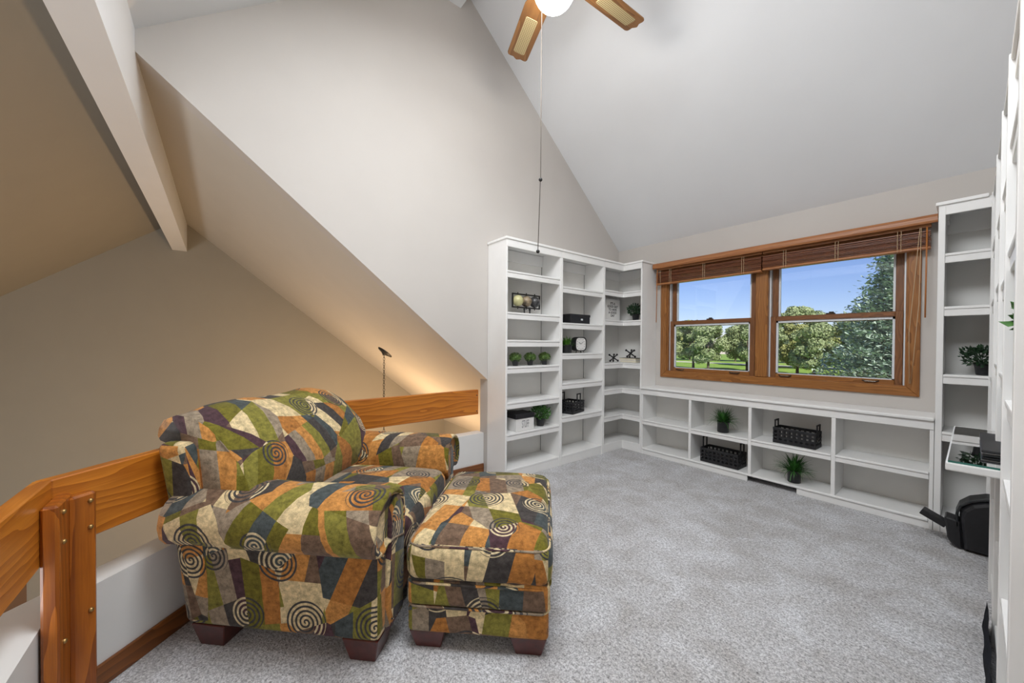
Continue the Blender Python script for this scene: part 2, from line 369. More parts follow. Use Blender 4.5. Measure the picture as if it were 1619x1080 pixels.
struct(box('wall_eave_window_side', XG, SEG1-.11, EAVE_N, EAVE_N+.12, ZLOW, -.3, M['gwall']), 'low eave wall of the great room')
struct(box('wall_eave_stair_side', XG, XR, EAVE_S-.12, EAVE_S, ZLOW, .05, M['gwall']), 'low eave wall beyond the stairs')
def slab(name, a, b, c, d, mat, label, th=.1):
    """sloped ceiling between the lines a-b and c-d, th thick upwards"""
    bmx = bmesh.new(); lo = [bmx.verts.new(p) for p in (a, b, d, c)]; hi = [bmx.verts.new((p[0], p[1], p[2]+th)) for p in (a, b, d, c)]
    bmx.faces.new(lo); bmx.faces.new(hi[::-1])
    for k in range(4): bmx.faces.new([lo[k], lo[(k+1) % 4], hi[(k+1) % 4], hi[k]])
    return struct(link(name, to_mesh(bmx), mat), label)
slab('ceiling', (XL-.115, YW+.16, 2.365-.16*.847), (XR+.1, YW+.16, 2.365-.16*.847), (XL-.115, RIDGE[0], RIDGE[1]), (XR+.1, RIDGE[0], RIDGE[1]), M['ceil'], 'white sloped loft ceiling above the window')
# rear slope with an opening for the added skylight
SKX0, SKX1, SKY0, SKY1 = -1.5, 0.0, .18, .92
zr = lambda y: 2.858 + (RIDGE[1]-2.858)/(RIDGE[0]+.352)*(y+.352)
for k, (xa, xb, ya, yb) in enumerate(((XL, SKX0, -.352, RIDGE[0]), (SKX1, XR+.1, -.352, RIDGE[0]), (SKX0, SKX1, -.352, SKY0), (SKX0, SKX1, SKY1, RIDGE[0]))):
    slab('ceiling_rear_slope', (xa, ya, zr(ya)), (xb, ya, zr(ya)), (xa, yb, zr(yb)), (xb, yb, zr(yb)), M['ceil'], 'white rear slope of the loft ceiling')
slab('ceiling_great_room', (XG, -.352, 2.80), (XL-.11, -.352, 2.742), (XG, EAVE_N, -.36), (XL-.11, EAVE_N, -.475), M['gceil'], 'great room ceiling slope running down behind the loft rail')
slab('ceiling_stair_side', (XG, -.45, 2.82), (XR, -.45, 2.82), (XG, EAVE_S, .035), (XR, EAVE_S, .035), M['gwall'], 'great room ceiling slope on the left of the ridge beam')  # slope facing away from the light, its shade put into the colour
sk = struct(link('added_skylight', to_mesh(prism([(SKX0-.04, SKY0-.04), (SKX1+.04, SKY0-.04), (SKX1+.04, SKY1+.04), (SKX0-.04, SKY1+.04)], 'z', 0, .012)), M['opal']), 'added skylight pane in the unseen rear slope')  # added skylight, its diffusing pane keeps the direct sun out
for v_ in sk.data.vertices: v_.co.z += zr(v_.co.y) + .11
w3 = struct(bpy.data.objects.new('added_window_stair', None), 'added tall triple window frame beyond the stairs, unseen, for the fill lamp'); COL.objects.link(w3); w3.location = (-1.75, EAVE_S, -1.9)  # added frame for the stair-side fill lamp, on an unbroken wall
for k in range(4):
    x = -3.6+3.7*k/3; box('window_frame', x-.04, x+.04, EAVE_S, EAVE_S+.04, -1.9, -.1, M['white'], w3, .003)
for z in (-1.9, -.1): box('window_frame', -3.64, .14, EAVE_S, EAVE_S+.04, z-.04, z+.04, M['white'], w3, .003)
w4 = struct(bpy.data.objects.new('added_window_landing', None), 'added white window frame on the right-hand wall, unseen, for the fill lamp'); COL.objects.link(w4); w4.location = (XR, -1.45, .3)  # added frame for the landing fill lamp, no opening behind it
for y in (-2.2, -1.45, -.7): box('window_frame', XR-.04, XR, y-.035, y+.035, .27, 1.83, M['white'], w4, .003)
for z in (.27, 1.83): box('window_frame', XR-.04, XR, -2.235, -.665, z-.035, z+.035, M['white'], w4, .003)
# beams
struct(box('trim_1', XG, XR, -.50, -.352, 2.43, 2.88, M['ceil']), 'deep boxed ridge beam of the great room')
struct(box('trim_2', XL, XR, 1.45, 1.63, 4.095, 4.45, M['ceil']), 'boxed ridge beam of the loft')
# knee walls under the railing
def knee(name, quad, label): return struct(link(name, to_mesh(prism(quad, 'z', -.28, .366)), M['white']), label)
i12 = (SEG1, SEG2-SEG1); i23 = (SEG2-SEG3, SEG3); o12 = (SEG1-.11, SEG2-.156-(SEG1-.11)); o23 = (SEG2-.156-(SEG3-.11), SEG3-.11)
knee('wall_knee_side', [(SEG1, 1.929), (SEG1-.11, 1.929), o12, i12], 'low white knee wall below the rail beside the bookcase')
knee('wall_knee_corner', [i12, o12, o23, i23], 'low white knee wall running diagonally behind the armchair')
knee('wall_knee_stair', [i23, o23, (XR, SEG3-.11), (XR, SEG3)], 'low white knee wall along the stair opening')
def bb(name, quad, d): 
    oo = axis_obj(name, prism(quad, 'z', 0.0, .082, .003), M['base'], d, (*quad[0], 0)); return struct(oo, 'dark stained wood baseboard at the foot of the knee wall')
t_ = .014
bb('baseboard_side', [(SEG1, 1.925), (SEG1, i12[1]), (SEG1+t_, SEG2+t_*1.414-(SEG1+t_)), (SEG1+t_, 1.925)], (0, 1, 0))
bb('baseboard_corner', [i12, i23, (SEG2+t_*1.414-(SEG3+t_), SEG3+t_), (SEG1+t_, SEG2+t_*1.414-(SEG1+t_))], (1, -1, 0))
bb('baseboard_stair', [i23, (XR, SEG3), (XR, SEG3+t_), (SEG2+t_*1.414-(SEG3+t_), SEG3+t_)], (1, 0, 0))

struct(link('trim_3', to_mesh(prism([(-3.475, .0), (-3.475, -.371), (-2.2, .18), (-2.2, .55)], 'y', -.95, -.90)), M['shutter']), 'dark stained stair stringer seen below the rail')
# ------------------------------------------------------------------ loft railing
rail = thing('loft_railing', 'amber oak railing of wide boards bolted to posts around the loft edge', 'railing', (-1.79, -.41, 0))
ZR0, ZR1 = .548, .774
RA, RB, RC = -2.834, -2.155, -.405; tk = .042
pA, pB = (RA, RB-RA), (RB-RC, RC); qA, qB = (RA-tk, RB-tk*1.414-(RA-tk)), (RB-tk*1.414-(RC-tk), RC-tk)
axis_obj('rail_board', prism([(RA, 1.865), (RA-tk, 1.865), qA, pA], 'z', ZR0, ZR1, .004), M['oak'], (0, 1, 0), (RA, .6, ZR0), rail)
axis_obj('rail_board', prism([pA, qA, qB, pB], 'z', ZR0, ZR1, .004), M['oak'], (1, -1, 0), (RA, .6, ZR0), rail)
axis_obj('rail_board', prism([pB, qB, (XR, RC-tk), (XR, RC)], 'z', ZR0, ZR1, .004), M['oak'], (1, 0, 0), (RB-RC, RC, ZR0), rail)
def post(quad, zt, bolts, n):
    oo = axis_obj('post_board', prism(quad, 'z', 0.0, zt, .007), M['oakdark'], (0, 0, 1), (*quad[0], 0), rail)
    for (bx, by, bz) in bolts:
        b = bmesh.new(); nn = Vector(n).normalized()
        bmesh.ops.create_uvsphere(b, u_segments=10, v_segments=6, radius=.0075)
        q = link('bolt_head', to_mesh(b, smooth=True), M['brass'], oo); bpy.context.view_layer.update(); q.matrix_parent_inverse = oo.matrix_world.inverted()
        q.location = (bx, by, bz)
post([(-1.775, RC+.001), (-1.645, RC+.001), (-1.645, -.368), (-1.775, -.368)], .722, [(-1.685, -.367, z) for z in (.69, .60, .30)], (0, 1, 0))
P0 = Vector((-1.737, -.362)); dd = Vector((-.7071, .7071)); nn = Vector((.7071, .7071))
q4 = [P0, P0+dd*.066, P0+dd*.066-nn*.037, P0-nn*.037]
pm = P0+dd*.046+nn*.001
post([tuple(v) for v in q4], .712, [(pm.x, pm.y, z) for z in (.685, .60, .33)], (1, 1, 0))
post([(RA+.001, .61), (RA+.001, .685), (RA+.038, .692), (RA+.038, .60)], .70, [(RA+.04, .665, z) for z in (.655, .585, .3)], (1, 0, 0))
P1 = Vector((RA+.036, RB-RA-.035)); q5 = [P1, P1-dd*.08, P1-dd*.08+nn*.036, P1+nn*.036]
post([tuple(v) for v in q5], .70, [], (1, 1, 0))
for bz in (.725, .58):
    b = bmesh.new(); bmesh.ops.create_uvsphere(b, u_segments=8, v_segments=5, radius=.006)
    q = link('nail_head', to_mesh(b), M['metal'], rail); q.location = Vector((RA, 1.845, bz)) - rail.location

# ------------------------------------------------------------------ window
win = struct(bpy.data.objects.new('window_1', None), 'oak double window with two double-hung sashes over the lawn'); COL.objects.link(win); win.location = (-1.22, YW, WZ0)
def wb(name, a, mat, d=(1, 0, 0), bev=.004, parent=win, label=None):
    bm_ = box_bm(*a, bev); org = ((a[0]+a[1])/2, (a[2]+a[3])/2, a[4])
    off = parent.location
    oo = axis_obj(name, bm_, mat, d, org, parent)
    if label: oo['label'] = label
    return oo
CX0, CX1, CZ0, CZ1 = -2.211, -.235, .836, 2.07
def mitre(name, pts):
    d = (1, 0, 0) if name == 'casing_h' else (0, 0, 1)
    bm_ = prism(pts, 'y', YW-.018, YW, .003); return axis_obj('casing_board', bm_, M['casing'], d, (pts[0][0], YW-.018, pts[0][1]), win)
IX0, IX1, IZ0, IZ1 = -2.142, -.300, .905, 2.0
mitre('casing_h', [(CX0, CZ0), (CX1, CZ0), (IX1, IZ0), (IX0, IZ0)]); mitre('casing_h', [(CX0, CZ1), (CX1, CZ1), (IX1, IZ1), (IX0, IZ1)])
mitre('casing_v', [(CX0, CZ0), (IX0, IZ0), (IX0, IZ1), (CX0, CZ1)]); mitre('casing_v', [(CX1, CZ0), (IX1, IZ0), (IX1, IZ1), (CX1, CZ1)])
wb('jamb', (WX0, WX0+.02, YW-.005, YW+.15, WZ0, WZ1), M['casing'], (0, 0, 1)); wb('jamb', (WX1-.02, WX1, YW-.005, YW+.15, WZ0, WZ1), M['casing'], (0, 0, 1))
wb('sill', (WX0, WX1, YW-.005, YW+.15, WZ0-.005, WZ0+.015), M['casing']); wb('head_jamb', (WX0, WX1, YW-.005, YW+.15, WZ1-.02, WZ1), M['casing'])
wb('mullion', (-1.272, -1.172, YW-.014, YW+.12, WZ0+.01, WZ1-.01), M['casing'], (0, 0, 1), .006)
for (a, b) in ((WX0+.02, -1.272), (-1.172, WX1-.02)):
    # white vinyl tracks
    wb('track', (a, a+.012, YW+.03, YW+.12, WZ0+.012, WZ1-.02), M['vinyl'], (0, 0, 1), .002); wb('track', (b-.012, b, YW+.03, YW+.12, WZ0+.012, WZ1-.02), M['vinyl'], (0, 0, 1), .002)
    for (yy, z0, z1, nm) in ((YW+.065, 1.40, WZ1-.02, 'upper'), (YW+.022, WZ0+.012, 1.462, 'lower')):
        sash = bpy.data.objects.new('sash', None); COL.objects.link(sash); sash.parent = win; sash.location = (0, 0, 0)
        f = .042 if nm == 'lower' else .046
        x0, x1 = a+.013, b-.013
        def sp(nme, aa, mat, d, bev=.003):
            bm_ = box_bm(*aa, bev); oo = axis_obj(nme, bm_, mat, d, ((aa[0]+aa[1])/2, (aa[2]+aa[3])/2, aa[4]), win); oo.parent = sash; return oo
        sp('stile', (x0, x0+f, yy, yy+.035, z0, z1), M['sashwood'], (0, 0, 1)); sp('stile', (x1-f, x1, yy, yy+.035, z0, z1), M['sashwood'], (0, 0, 1))
        br = .038 if nm == 'lower' else .05; tr = .04
        sp('sash_rail', (x0+f, x1-f, yy, yy+.035, z0, z0+br), M['casing'] if nm == 'lower' else M['sashwood'], (1, 0, 0)); sp('sash_rail', (x0+f, x1-f, yy, yy+.035, z1-tr, z1), M['sashwood'], (1, 0, 0))
        # white glazing bead round the pane, then the pane
        gx0, gx1, gz0, gz1 = x0+f, x1-f, z0+br, z1-tr; e = .014
        bm_ = bmesh.new()
        for q_ in ((gx0, gx0+e, gz0, gz1), (gx1-e, gx1, gz0, gz1), (gx0, gx1, gz0, gz0+e*.5), (gx0, gx1, gz1-e*1.3, gz1)): box_bm(q_[0], q_[1], yy+.012, yy+.03, q_[2], q_[3], bm=bm_)
        oo = axis_obj('glazing_bead', bm_, M['vinyl'], (1, 0, 0), (gx0, yy, gz0), win); oo.parent = sash
        sp('pane', (gx0+.004, gx1-.004, yy+.018, yy+.022, gz0+.002, gz1-.002), M['glass'], (1, 0, 0), 0)
        if nm == 'lower':
            for lx in (x0+.115, x1-.17):
                b = tube_bm([(lx-.045, yy-.001, z0+.026), (lx-.03, yy-.014, z0+.02), (lx+.03, yy-.014, z0+.02), (lx+.045, yy-.001, z0+.026)], .0055, 8)
                oo = axis_obj('sash_lift', b, M['metal'], (1, 0, 0), (lx, yy, z0), win); oo.parent = sash
            b = box_bm((x0+x1)/2-.03, (x0+x1)/2+.03, yy+.004, yy+.04, z1, z1+.012, .004); box_bm((x0+x1)/2-.01, (x0+x1)/2+.022, yy+.01, yy+.03, z1+.012, z1+.022, .003, bm=b)
            oo = axis_obj('sash_lock', b, M['metal'], (1, 0, 0), ((x0+x1)/2, yy, z1), win); oo.parent = sash

# ------------------------------------------------------------------ valance and blinds
val = thing('window_valance', 'long rounded oak valance board above the window', 'valance', (-1.21, YW-.06, 2.045))
vp = [(YW-.115, 2.047), (YW-.122, 2.06), (YW-.122, 2.085), (YW-.112, 2.103), (YW-.09, 2.109), (YW, 2.109), (YW, 2.095), (YW-.098, 2.095), (YW-.108, 2.08), (YW-.103, 2.047)]
axis_obj('valance_board', prism(vp, 'x', -2.256, -.158, 0), M['valance'], (1, 0, 0), (-1.21, YW-.06, 2.045), val)
def blind(x0, x1, zb, label, cords):
    t = thing('wooden_blind', label, 'blind', ((x0+x1)/2, YW-.05, zb))
    box('head_rail', x0, x1, YW-.075, YW-.03, 2.03, 2.07, M['valance'], t)
    n = 15; top = 2.018
    for k in range(n):
        z = zb+.024 + (top-zb-.03)*k/n
        oo = axis_obj('slat', box_bm(x0+random.uniform(0, .004), x1-random.uniform(0, .004), YW-.083+random.uniform(-.003, .003), YW-.03, z, z+.0036), M['blind'], (1, 0, 0), ((x0+x1)/2, YW-.05, z), t)
        oo.rotation_euler.rotate_axis('X', random.uniform(-.04, .09))
    axis_obj('bottom_rail', box_bm(x0, x1, YW-.085, YW-.028, zb, zb+.02, .005), M['valance'], (1, 0, 0), ((x0+x1)/2, YW-.05, zb), t)
    nl = 3
    for k in range(nl):
        x = x0+.16+(x1-x0-.32)*k/(nl-1)
        bm_ = tube_bm([(x, YW-.088, 2.03), (x, YW-.090, (zb+2.03)/2), (x, YW-.088, zb)], .0018, 5); tube_bm([(x+.018, YW-.088, 2.03), (x+.018, YW-.090, (zb+2.03)/2), (x+.018, YW-.088, zb)], .0018, 5, bm_)
        oo = link('ladder_cord', to_mesh(bm_), M['cord'], t); oo.location = -t.location
    for kind, pts, r in cords:
        oo = link(kind, to_mesh(tube_bm(pts, r, 6), smooth=True), M['wand'] if kind == 'tilt_wand' else M['cord'], t); oo.location = -t.location
    return t
yb = YW-.092
blind(-2.235, -1.205, 1.868, 'raised stack of cherry wood slats over the left sash, beside the corner shelves', [('tilt_wand', [(-2.215, yb, 2.03), (-2.222, yb, 1.45)], .0042), ('pull_cord', [(-2.18, yb, 2.03), (-2.175, yb, 1.86), (-2.17, yb, 1.5)], .002)])
blind(-1.198, -.19, 1.878, 'raised stack of cherry wood slats over the right sash, beside the narrow bookcase', [('tilt_wand', [(-.208, yb, 2.03), (-.210, yb, 1.40)], .0048),
      ('pull_cord', [(-.235, yb, 2.03), (-.24, yb, 1.5), (-.262, yb, 1.1), (-.278, YW-.03, .93)], .0022), ('pull_cord', [(-.241, yb, 2.03), (-.262, yb+.02, 1.7), (-.288, yb+.04, 1.3), (-.284, YW-.03, .93)], .0022)])

# ------------------------------------------------------------------ bookcases
ZT = 2.128; XF = -2.512; YF = 3.635
SH = M['shelf']
def shelf_y(parent, y0, y1, z, x0, x1, face=+1):
    """shelf running along Y, front edge facing +X (face=1) or -X; the board with its moulded edge"""
    box('shelf', x0, x1, y0, y1, z-.019, z, SH, parent, .002)
    xf = x1 if face > 0 else x0
    s = parent.children[-1]
    e = box('shelf_edge', min(xf, xf+face*.012), max(xf, xf+face*.012), y0, y1, z-.060, z-.017, SH, None, .002)
    e.parent = s; e.location -= s.location + parent.location
    e = box('edge_nosing', min(xf, xf+face*.017), max(xf, xf+face*.017), y0, y1, z-.016, z+.001, SH, None, .004, 2)
    e.parent = s; e.location -= s.location + parent.location
def shelf_x(parent, x0, x1, z, y0, y1):
    box('shelf', x0, x1, y0, y1, z-.019, z, SH, parent, .002)
    s = parent.children[-1]
    e = box('shelf_edge', x0, x1, y0-.012, y0, z-.060, z-.017, SH, None, .002); e.parent = s; e.location -= s.location + parent.location
    e = box('edge_nosing', x0, x1, y0-.017, y0, z-.016, z+.001, SH, None, .004, 2); e.parent = s; e.location -= s.location + parent.location
def unit_left(label, y0, y1, zs, end=False):
    t = thing('bookcase', label, 'bookcase', (-2.65, (y0+y1)/2, 0), group='tall white bookcases on the side wall')
    th = .019
    box('side_panel', XL+.003, XF, y0, y0+th, 0, ZT-.02, SH, t, .002); box('side_panel', XL+.003, XF, y1-th, y1, 0, ZT-.02, SH, t, .002)
    box('back_panel', XL+.002, XL+.012, y0+th, y1-th, .02, ZT-.03, M['back'], t)
    box('hanging_rail', XL+.012, XL+.03, y0+th, y1-th, ZT-.14, ZT-.035, SH, t, .002)
    box('back_seam', XL+.012, XL+.0125, y1-th-.006, y1-th-.001, .1, ZT-.14, M['dark'], t)
    box('top_board', XL+.003, XF, y0+th, y1-th, ZT-.032, ZT-.012, SH, t)
    box('frieze', XF-.012, XF+.004, y0, y1, ZT-.085, ZT-.02, SH, t, .002); box('cornice', XL+.003, XF+.014, y0-(.01 if end else 0), y1, ZT-.022, ZT, SH, t, .005, 2)
    for z in zs: shelf_y(t, y0+th, y1-th, z, XL+.012, XF-.017)
    box('bottom_board', XL+.012, XF-.004, y0+th, y1-th, .075, .095, SH, t, .003); box('plinth', XF-.03, XF-.006, y0+th, y1-th, 0, .078, SH, t, .002)
    return t
ZS1 = [1.838, 1.476, 1.233, .997, .685, .407]; ZS2 = [1.768, 1.411, 1.107, .81, .481]; ZS3 = [1.80, 1.473, .988, .698, .40]
unit_left('tall white bookcase with six open shelves, at the end next to the railing', 1.93, 2.616, ZS1, True)
unit_left('tall white bookcase with five open shelves, between the end unit and the corner unit', 2.616, 3.281, ZS2)
# corner unit with L-shaped shelves
cu = thing('corner_bookcase', 'tall white corner bookcase with L-shaped shelves beside the window', 'bookcase', (-2.55, 3.78, 0))
XE = -2.274
def ell(name, z0, z1, inset, mat=SH, parent=cu, bev=.002, y0=3.30, x1=XE-.019, xf=None):
    xf = XF-inset; yf = YF+inset
    pts = [(XL+.012, y0), (xf, y0), (xf, yf), (x1, yf), (x1, YW-.012), (XL+.012, YW-.012)]
    b = prism(pts, 'z', z0, z1, bev); oo = link(name, to_mesh(b), mat, parent); oo.location = -parent.location if parent == cu else -cu.location
    return oo
def lip(name, z0, z1, i0, i1, parent, off):
    a = [(XF-i1, 3.30), (XF-i0, 3.30), (XF-i0, YF+i0), (XE-.019, YF+i0), (XE-.019, YF+i1), (XF-i1, YF+i1)]
    oo = link(name, to_mesh(prism(a, 'z', z0, z1, .002)), SH, parent); oo.location = off; return oo
box('side_panel', XL+.003, XF, 3.281, 3.30, 0, ZT-.02, SH, cu, .002); box('side_panel', XE-.019, XE, YF, YW-.002, 0, ZT-.02, SH, cu, .002)
box('back_panel', XL+.002, XL+.012, 3.30, YW-.002, .02, ZT-.03, M['back'], cu); box('back_panel', XL+.012, XE-.019, YW-.012, YW-.002, .02, ZT-.03, M['back'], cu)
box('hanging_rail', XL+.012, XL+.03, 3.30, YW-.012, ZT-.14, ZT-.035, SH, cu, .002); box('hanging_rail', XL+.03, XE-.019, YW-.03, YW-.012, ZT-.14, ZT-.035, SH, cu, .002)
for z in ZS3:
    s = ell('shelf', z-.019, z, .017); s['label'] = 'L-shaped shelf'
    lip('shelf_edge', z-.060, z-.017, .005, .017, s, (0, 0, 0)); lip('edge_nosing', z-.016, z+.001, 0, .017, s, (0, 0, 0))
ell('bottom_board', .075, .095, .004); lip('plinth', 0, .078, .006, .03, cu, -cu.location)
ell('top_board', ZT-.032, ZT-.012, .0)
a = [(XF-.012, 3.281), (XF+.004, 3.281), (XF+.004, YF-.004), (XE, YF-.004), (XE, YF+.012), (XF-.012, YF+.012)]
oo = link('frieze', to_mesh(prism(a, 'z', ZT-.085, ZT-.02, .002)), SH, cu); oo.location = -cu.location
a = [(XL+.003, 3.281), (XF+.014, 3.281), (XF+.014, YF-.014), (XE+.012, YF-.014), (XE+.012, YW-.002), (XL+.003, YW-.002)]
oo = link('cornice', to_mesh(prism(a, 'z', ZT-.022, ZT, .004)), SH, cu); oo.location = -cu.location

# low bench cabinet under the window and its top
XC = -.1486
bc = thing('window_bench_cabinet', 'low white open-shelved cabinet running under the window', 'cabinet', ((XE+XC)/2, 3.78, 0))
divs = [-1.735, -1.21, -.65]
box('back_panel', XE+.002, XC-.002, YW-.012, YW-.002, .02, .70, M['back'], bc)
edges = [XE+.002] + divs + [XC-.002]
for x in divs: box('divider', x-.0125, x+.0125, YF-.004, YW-.012, .062, .668, SH, bc, .002)
box('end_panel', XE+.002, XE+.021, YF, YW-.012, 0, .70, SH, bc, .002); box('end_panel', XC-.021, XC-.002, YF, YW-.012, 0, .70, SH, bc, .002)
box('frieze', XE+.002, XC-.002, YF-.006, YF+.012, .655, .712, SH, bc, .002)
for k in range(4):
    xa = edges[k]+(.0125 if k else .019); xb = edges[k+1]-(.0125 if k < 3 else .019)
    z = .376
    box('shelf', xa, xb, YF, YW-.012, z-.019, z, SH, bc, .002); s = bc.children[-1]
    for nm, aa in (('shelf_edge', (xa, xb, YF-.006, YF+.012, z-.050, z-.016)), ('edge_nosing', (xa, xb, YF-.012, YF+.012, z-.015, z+.001))):
        e = box(nm, *aa, SH, None, .003); e.parent = s; e.location -= s.location + bc.location
box('bottom_board', XE+.021, XC-.021, YF-.008, YW-.012, .050, .068, SH, bc, .004)
box('plinth', XE+.002, -1.227, YF+.002, YF+.02, 0, .05, SH, bc, .002); box('plinth', -.873, XC-.002, YF+.002, YF+.02, 0, .05, SH, bc, .002)
box('vent_recess', -1.227, -.873, YW-.10, YW-.09, 0, .05, M['dark'], bc)
bt = tag(box('bench_top', XE+.001, XC-.001, YF-.022, YW-.002, .712, .736, SH, None, .009, 3), 'continuous white bench top with rounded nosing under the window', 'countertop')

# narrow bookcase right of the window
XB = .062
nb = thing('narrow_bookcase', 'narrow tall white bookcase filling the corner right of the window', 'bookcase', ((XC+XB)/2, 3.78, 0))
box('side_panel', XC, XC+.03, YF, YW-.002, 0, ZT-.02, SH, nb, .002)
box('back_panel', XC+.03, XR-.012, YW-.012, YW-.002, .02, ZT-.03, M['back'], nb)
box('hanging_rail', XC+.03, XR-.012, YW-.03, YW-.012, ZT-.16, ZT-.035, SH, nb, .002); box('top_board', XC+.02, XR-.012, YF+.01, YW-.002, ZT-.035, ZT-.012, SH, nb)
box('shelf_cleat', XC+.03, XC+.042, YF+.10, YW-.02, ZT-.10, ZT-.05, SH, nb, .001)
box('frieze', XC+.03, XB+.03, YF, YF+.016, ZT-.085, ZT-.02, SH, nb, .002); box('cornice', XC-.012, XB-.012, YF-.014, YW-.002, ZT-.022, ZT, SH, nb, .005, 2)
for z in (1.795, 1.454, 1.02, .65): shelf_x(nb, XC+.03, XR-.012, z, YF+.017, YW-.012)
box('bottom_board', XC+.03, XR-.012, YF+.004, YW-.012, .075, .095, SH, nb, .003); box('plinth', XC+.03, XR-.012, YF+.006, YF+.03, 0, .078, SH, nb, .002)

# tall bookcase along the right wall, seen edge on
rb = thing('wall_bookcase', 'tall white wall-length bookcase along the right edge, seen edge on with its near end panel', 'bookcase', (.21, 2.55, 0))
ys = [1.48, 1.97, 2.42, 2.95, 3.632]
for k, y in enumerate(ys): box('upright', XB-.002, XR-.012, y-.012 if k else y-.03, y+.012 if k < 4 else y, 0, ZT, SH, rb, .002)
box('back_panel', XR-.012, XR-.002, ys[0], ys[-1], .02, ZT-.03, M['back'], rb); box('top_board', XB+.01, XR-.012, ys[0], ys[-1], ZT-.035, ZT-.012, SH, rb)
for k in range(4):
    box('cornice', XB+.0015, XR-.013, ys[k]+.0125, ys[k+1]-.0125, ZT-.022, ZT-.002, SH, rb, .004, 2); box('frieze', XB+.010, XB+.030, ys[k]+.0125, ys[k+1]-.0125, ZT-.085, ZT-.023, SH, rb, .002)
bays = [(0, (1.84, 1.50, 1.03, .777, .395)), (1, (1.79, 1.44, 1.10, .43)), (2, (1.78, 1.478, 1.12, .46)), (3, (1.79, 1.46, 1.02))]
for b_, zs in bays:
    for z in zs: shelf_y(rb, ys[b_]+.013, ys[b_+1]-.013, z, XB+.0195, XR-.013, -1)
for b_ in range(4):
    if b_ == 3: continue
    box('bottom_board', XB+.004, XR-.013, ys[b_]+.013, ys[b_+1]-.013, .075, .095, SH, rb, .003); box('plinth', XB+.006, XB+.03, ys[b_]+.013, ys[b_+1]-.013, 0, .078, SH, rb, .002)

# pull-out desk with a glass sheet
dk = thing('pull_out_desk', 'white desk board with a green-edged glass sheet jutting from the right bookcase', 'desk', (.13, 2.45, .77))
box('desk_board', -.056, XR-.02, 1.986, 2.93, .768, .796, M['white'], dk, .005, 2)
g = box('glass_sheet', -.050, XR-.03, 1.99, 2.86, .796, .803, M['dglass'], dk)
g.data.materials.append(M['dglassedge'])
for p in g.data.polygons:
    if abs(p.normal.z) < .5: p.material_index = 1
lt = thing('laptop', 'closed black laptop lying on the glass desk', 'laptop', (.12, 2.42, .804))
box('base', .025, .30, 2.16, 2.60, .804, .815, M['black'], lt, .004, 2); l_ = box('lid', .023, .302, 2.158, 2.602, .816, .826, M['black'], lt, .004, 2)
box('trim_line', .0225, .3, 2.157, 2.60, .8148, .8162, M['steel'], lt)

# ------------------------------------------------------------------ armchair and ottoman
def uv_mesh(V, Fc, UV):
    me = bpy.data.meshes.new('u'); me.from_pydata(V, [], Fc); me.update(); L = me.uv_layers.new(name='UVMap')
    for p in me.polygons:
        for li, vi, in zip(p.loop_indices, p.vertices): L.data[li].uv = UV[p.index][list(p.vertices).index(vi)]
        p.use_smooth = True
    return me
def loft(sections, closed=True, capa=True, capb=True, uo=(0, 0), step=None):
    """skin a list of sections (same vertex count); uv = (distance along, arc length), caps by planar projection"""
    V = []; Fc = []; UV = []; n = len(sections[0])
    for s in sections: V += [tuple(p) for p in s]
    cen = [sum((Vector(p) for p in s), Vector())/n for s in sections]
    al = [0]
    mid = n//3
    for k in range(1, len(sections)): al.append(al[-1] + (Vector(sections[k][mid])-Vector(sections[k-1][mid])).length)
    ref = max(sections, key=lambda s: sum((Vector(s[j])-Vector(s[j-1])).length for j in range(n)))
    arc = [0]
    for j in range(1, n+1): arc.append(arc[-1] + (Vector(ref[j % n])-Vector(ref[j-1])).length)
    m_ = n if closed else n-1
    for k in range(len(sections)-1):
        for j in range(m_):
            a, b, c, d = k*n+j, k*n+(j+1) % n, (k+1)*n+(j+1) % n, (k+1)*n+j
            Fc.append((a, b, c, d)); UV.append([(uo[0]+al[k], uo[1]+arc[j]), (uo[0]+al[k], uo[1]+arc[j+1]), (uo[0]+al[k+1], uo[1]+arc[j+1]), (uo[0]+al[k+1], uo[1]+arc[j])])
    for flag, base in ((capa, 0), (capb, (len(sections)-1)*n)):
        if flag:
            pts = [Vector(V[base+j]) for j in range(n)]; c = sum(pts, Vector())/n; nr = Vector()
            for j in range(n): nr += (pts[j]-c).cross(pts[(j+1) % n]-c)
            nr.normalize(); ax = Vector((0, 0, 1)).cross(nr); ax = ax.normalized() if ax.length > .2 else Vector((1, 0, 0)); ay = nr.cross(ax)
            Fc.append(tuple(base+j for j in range(n))); UV.append([(uo[0]+.37+(p-c).dot(ax), uo[1]+.21+(p-c).dot(ay)) for p in pts])
    return uv_mesh(V, Fc, UV)
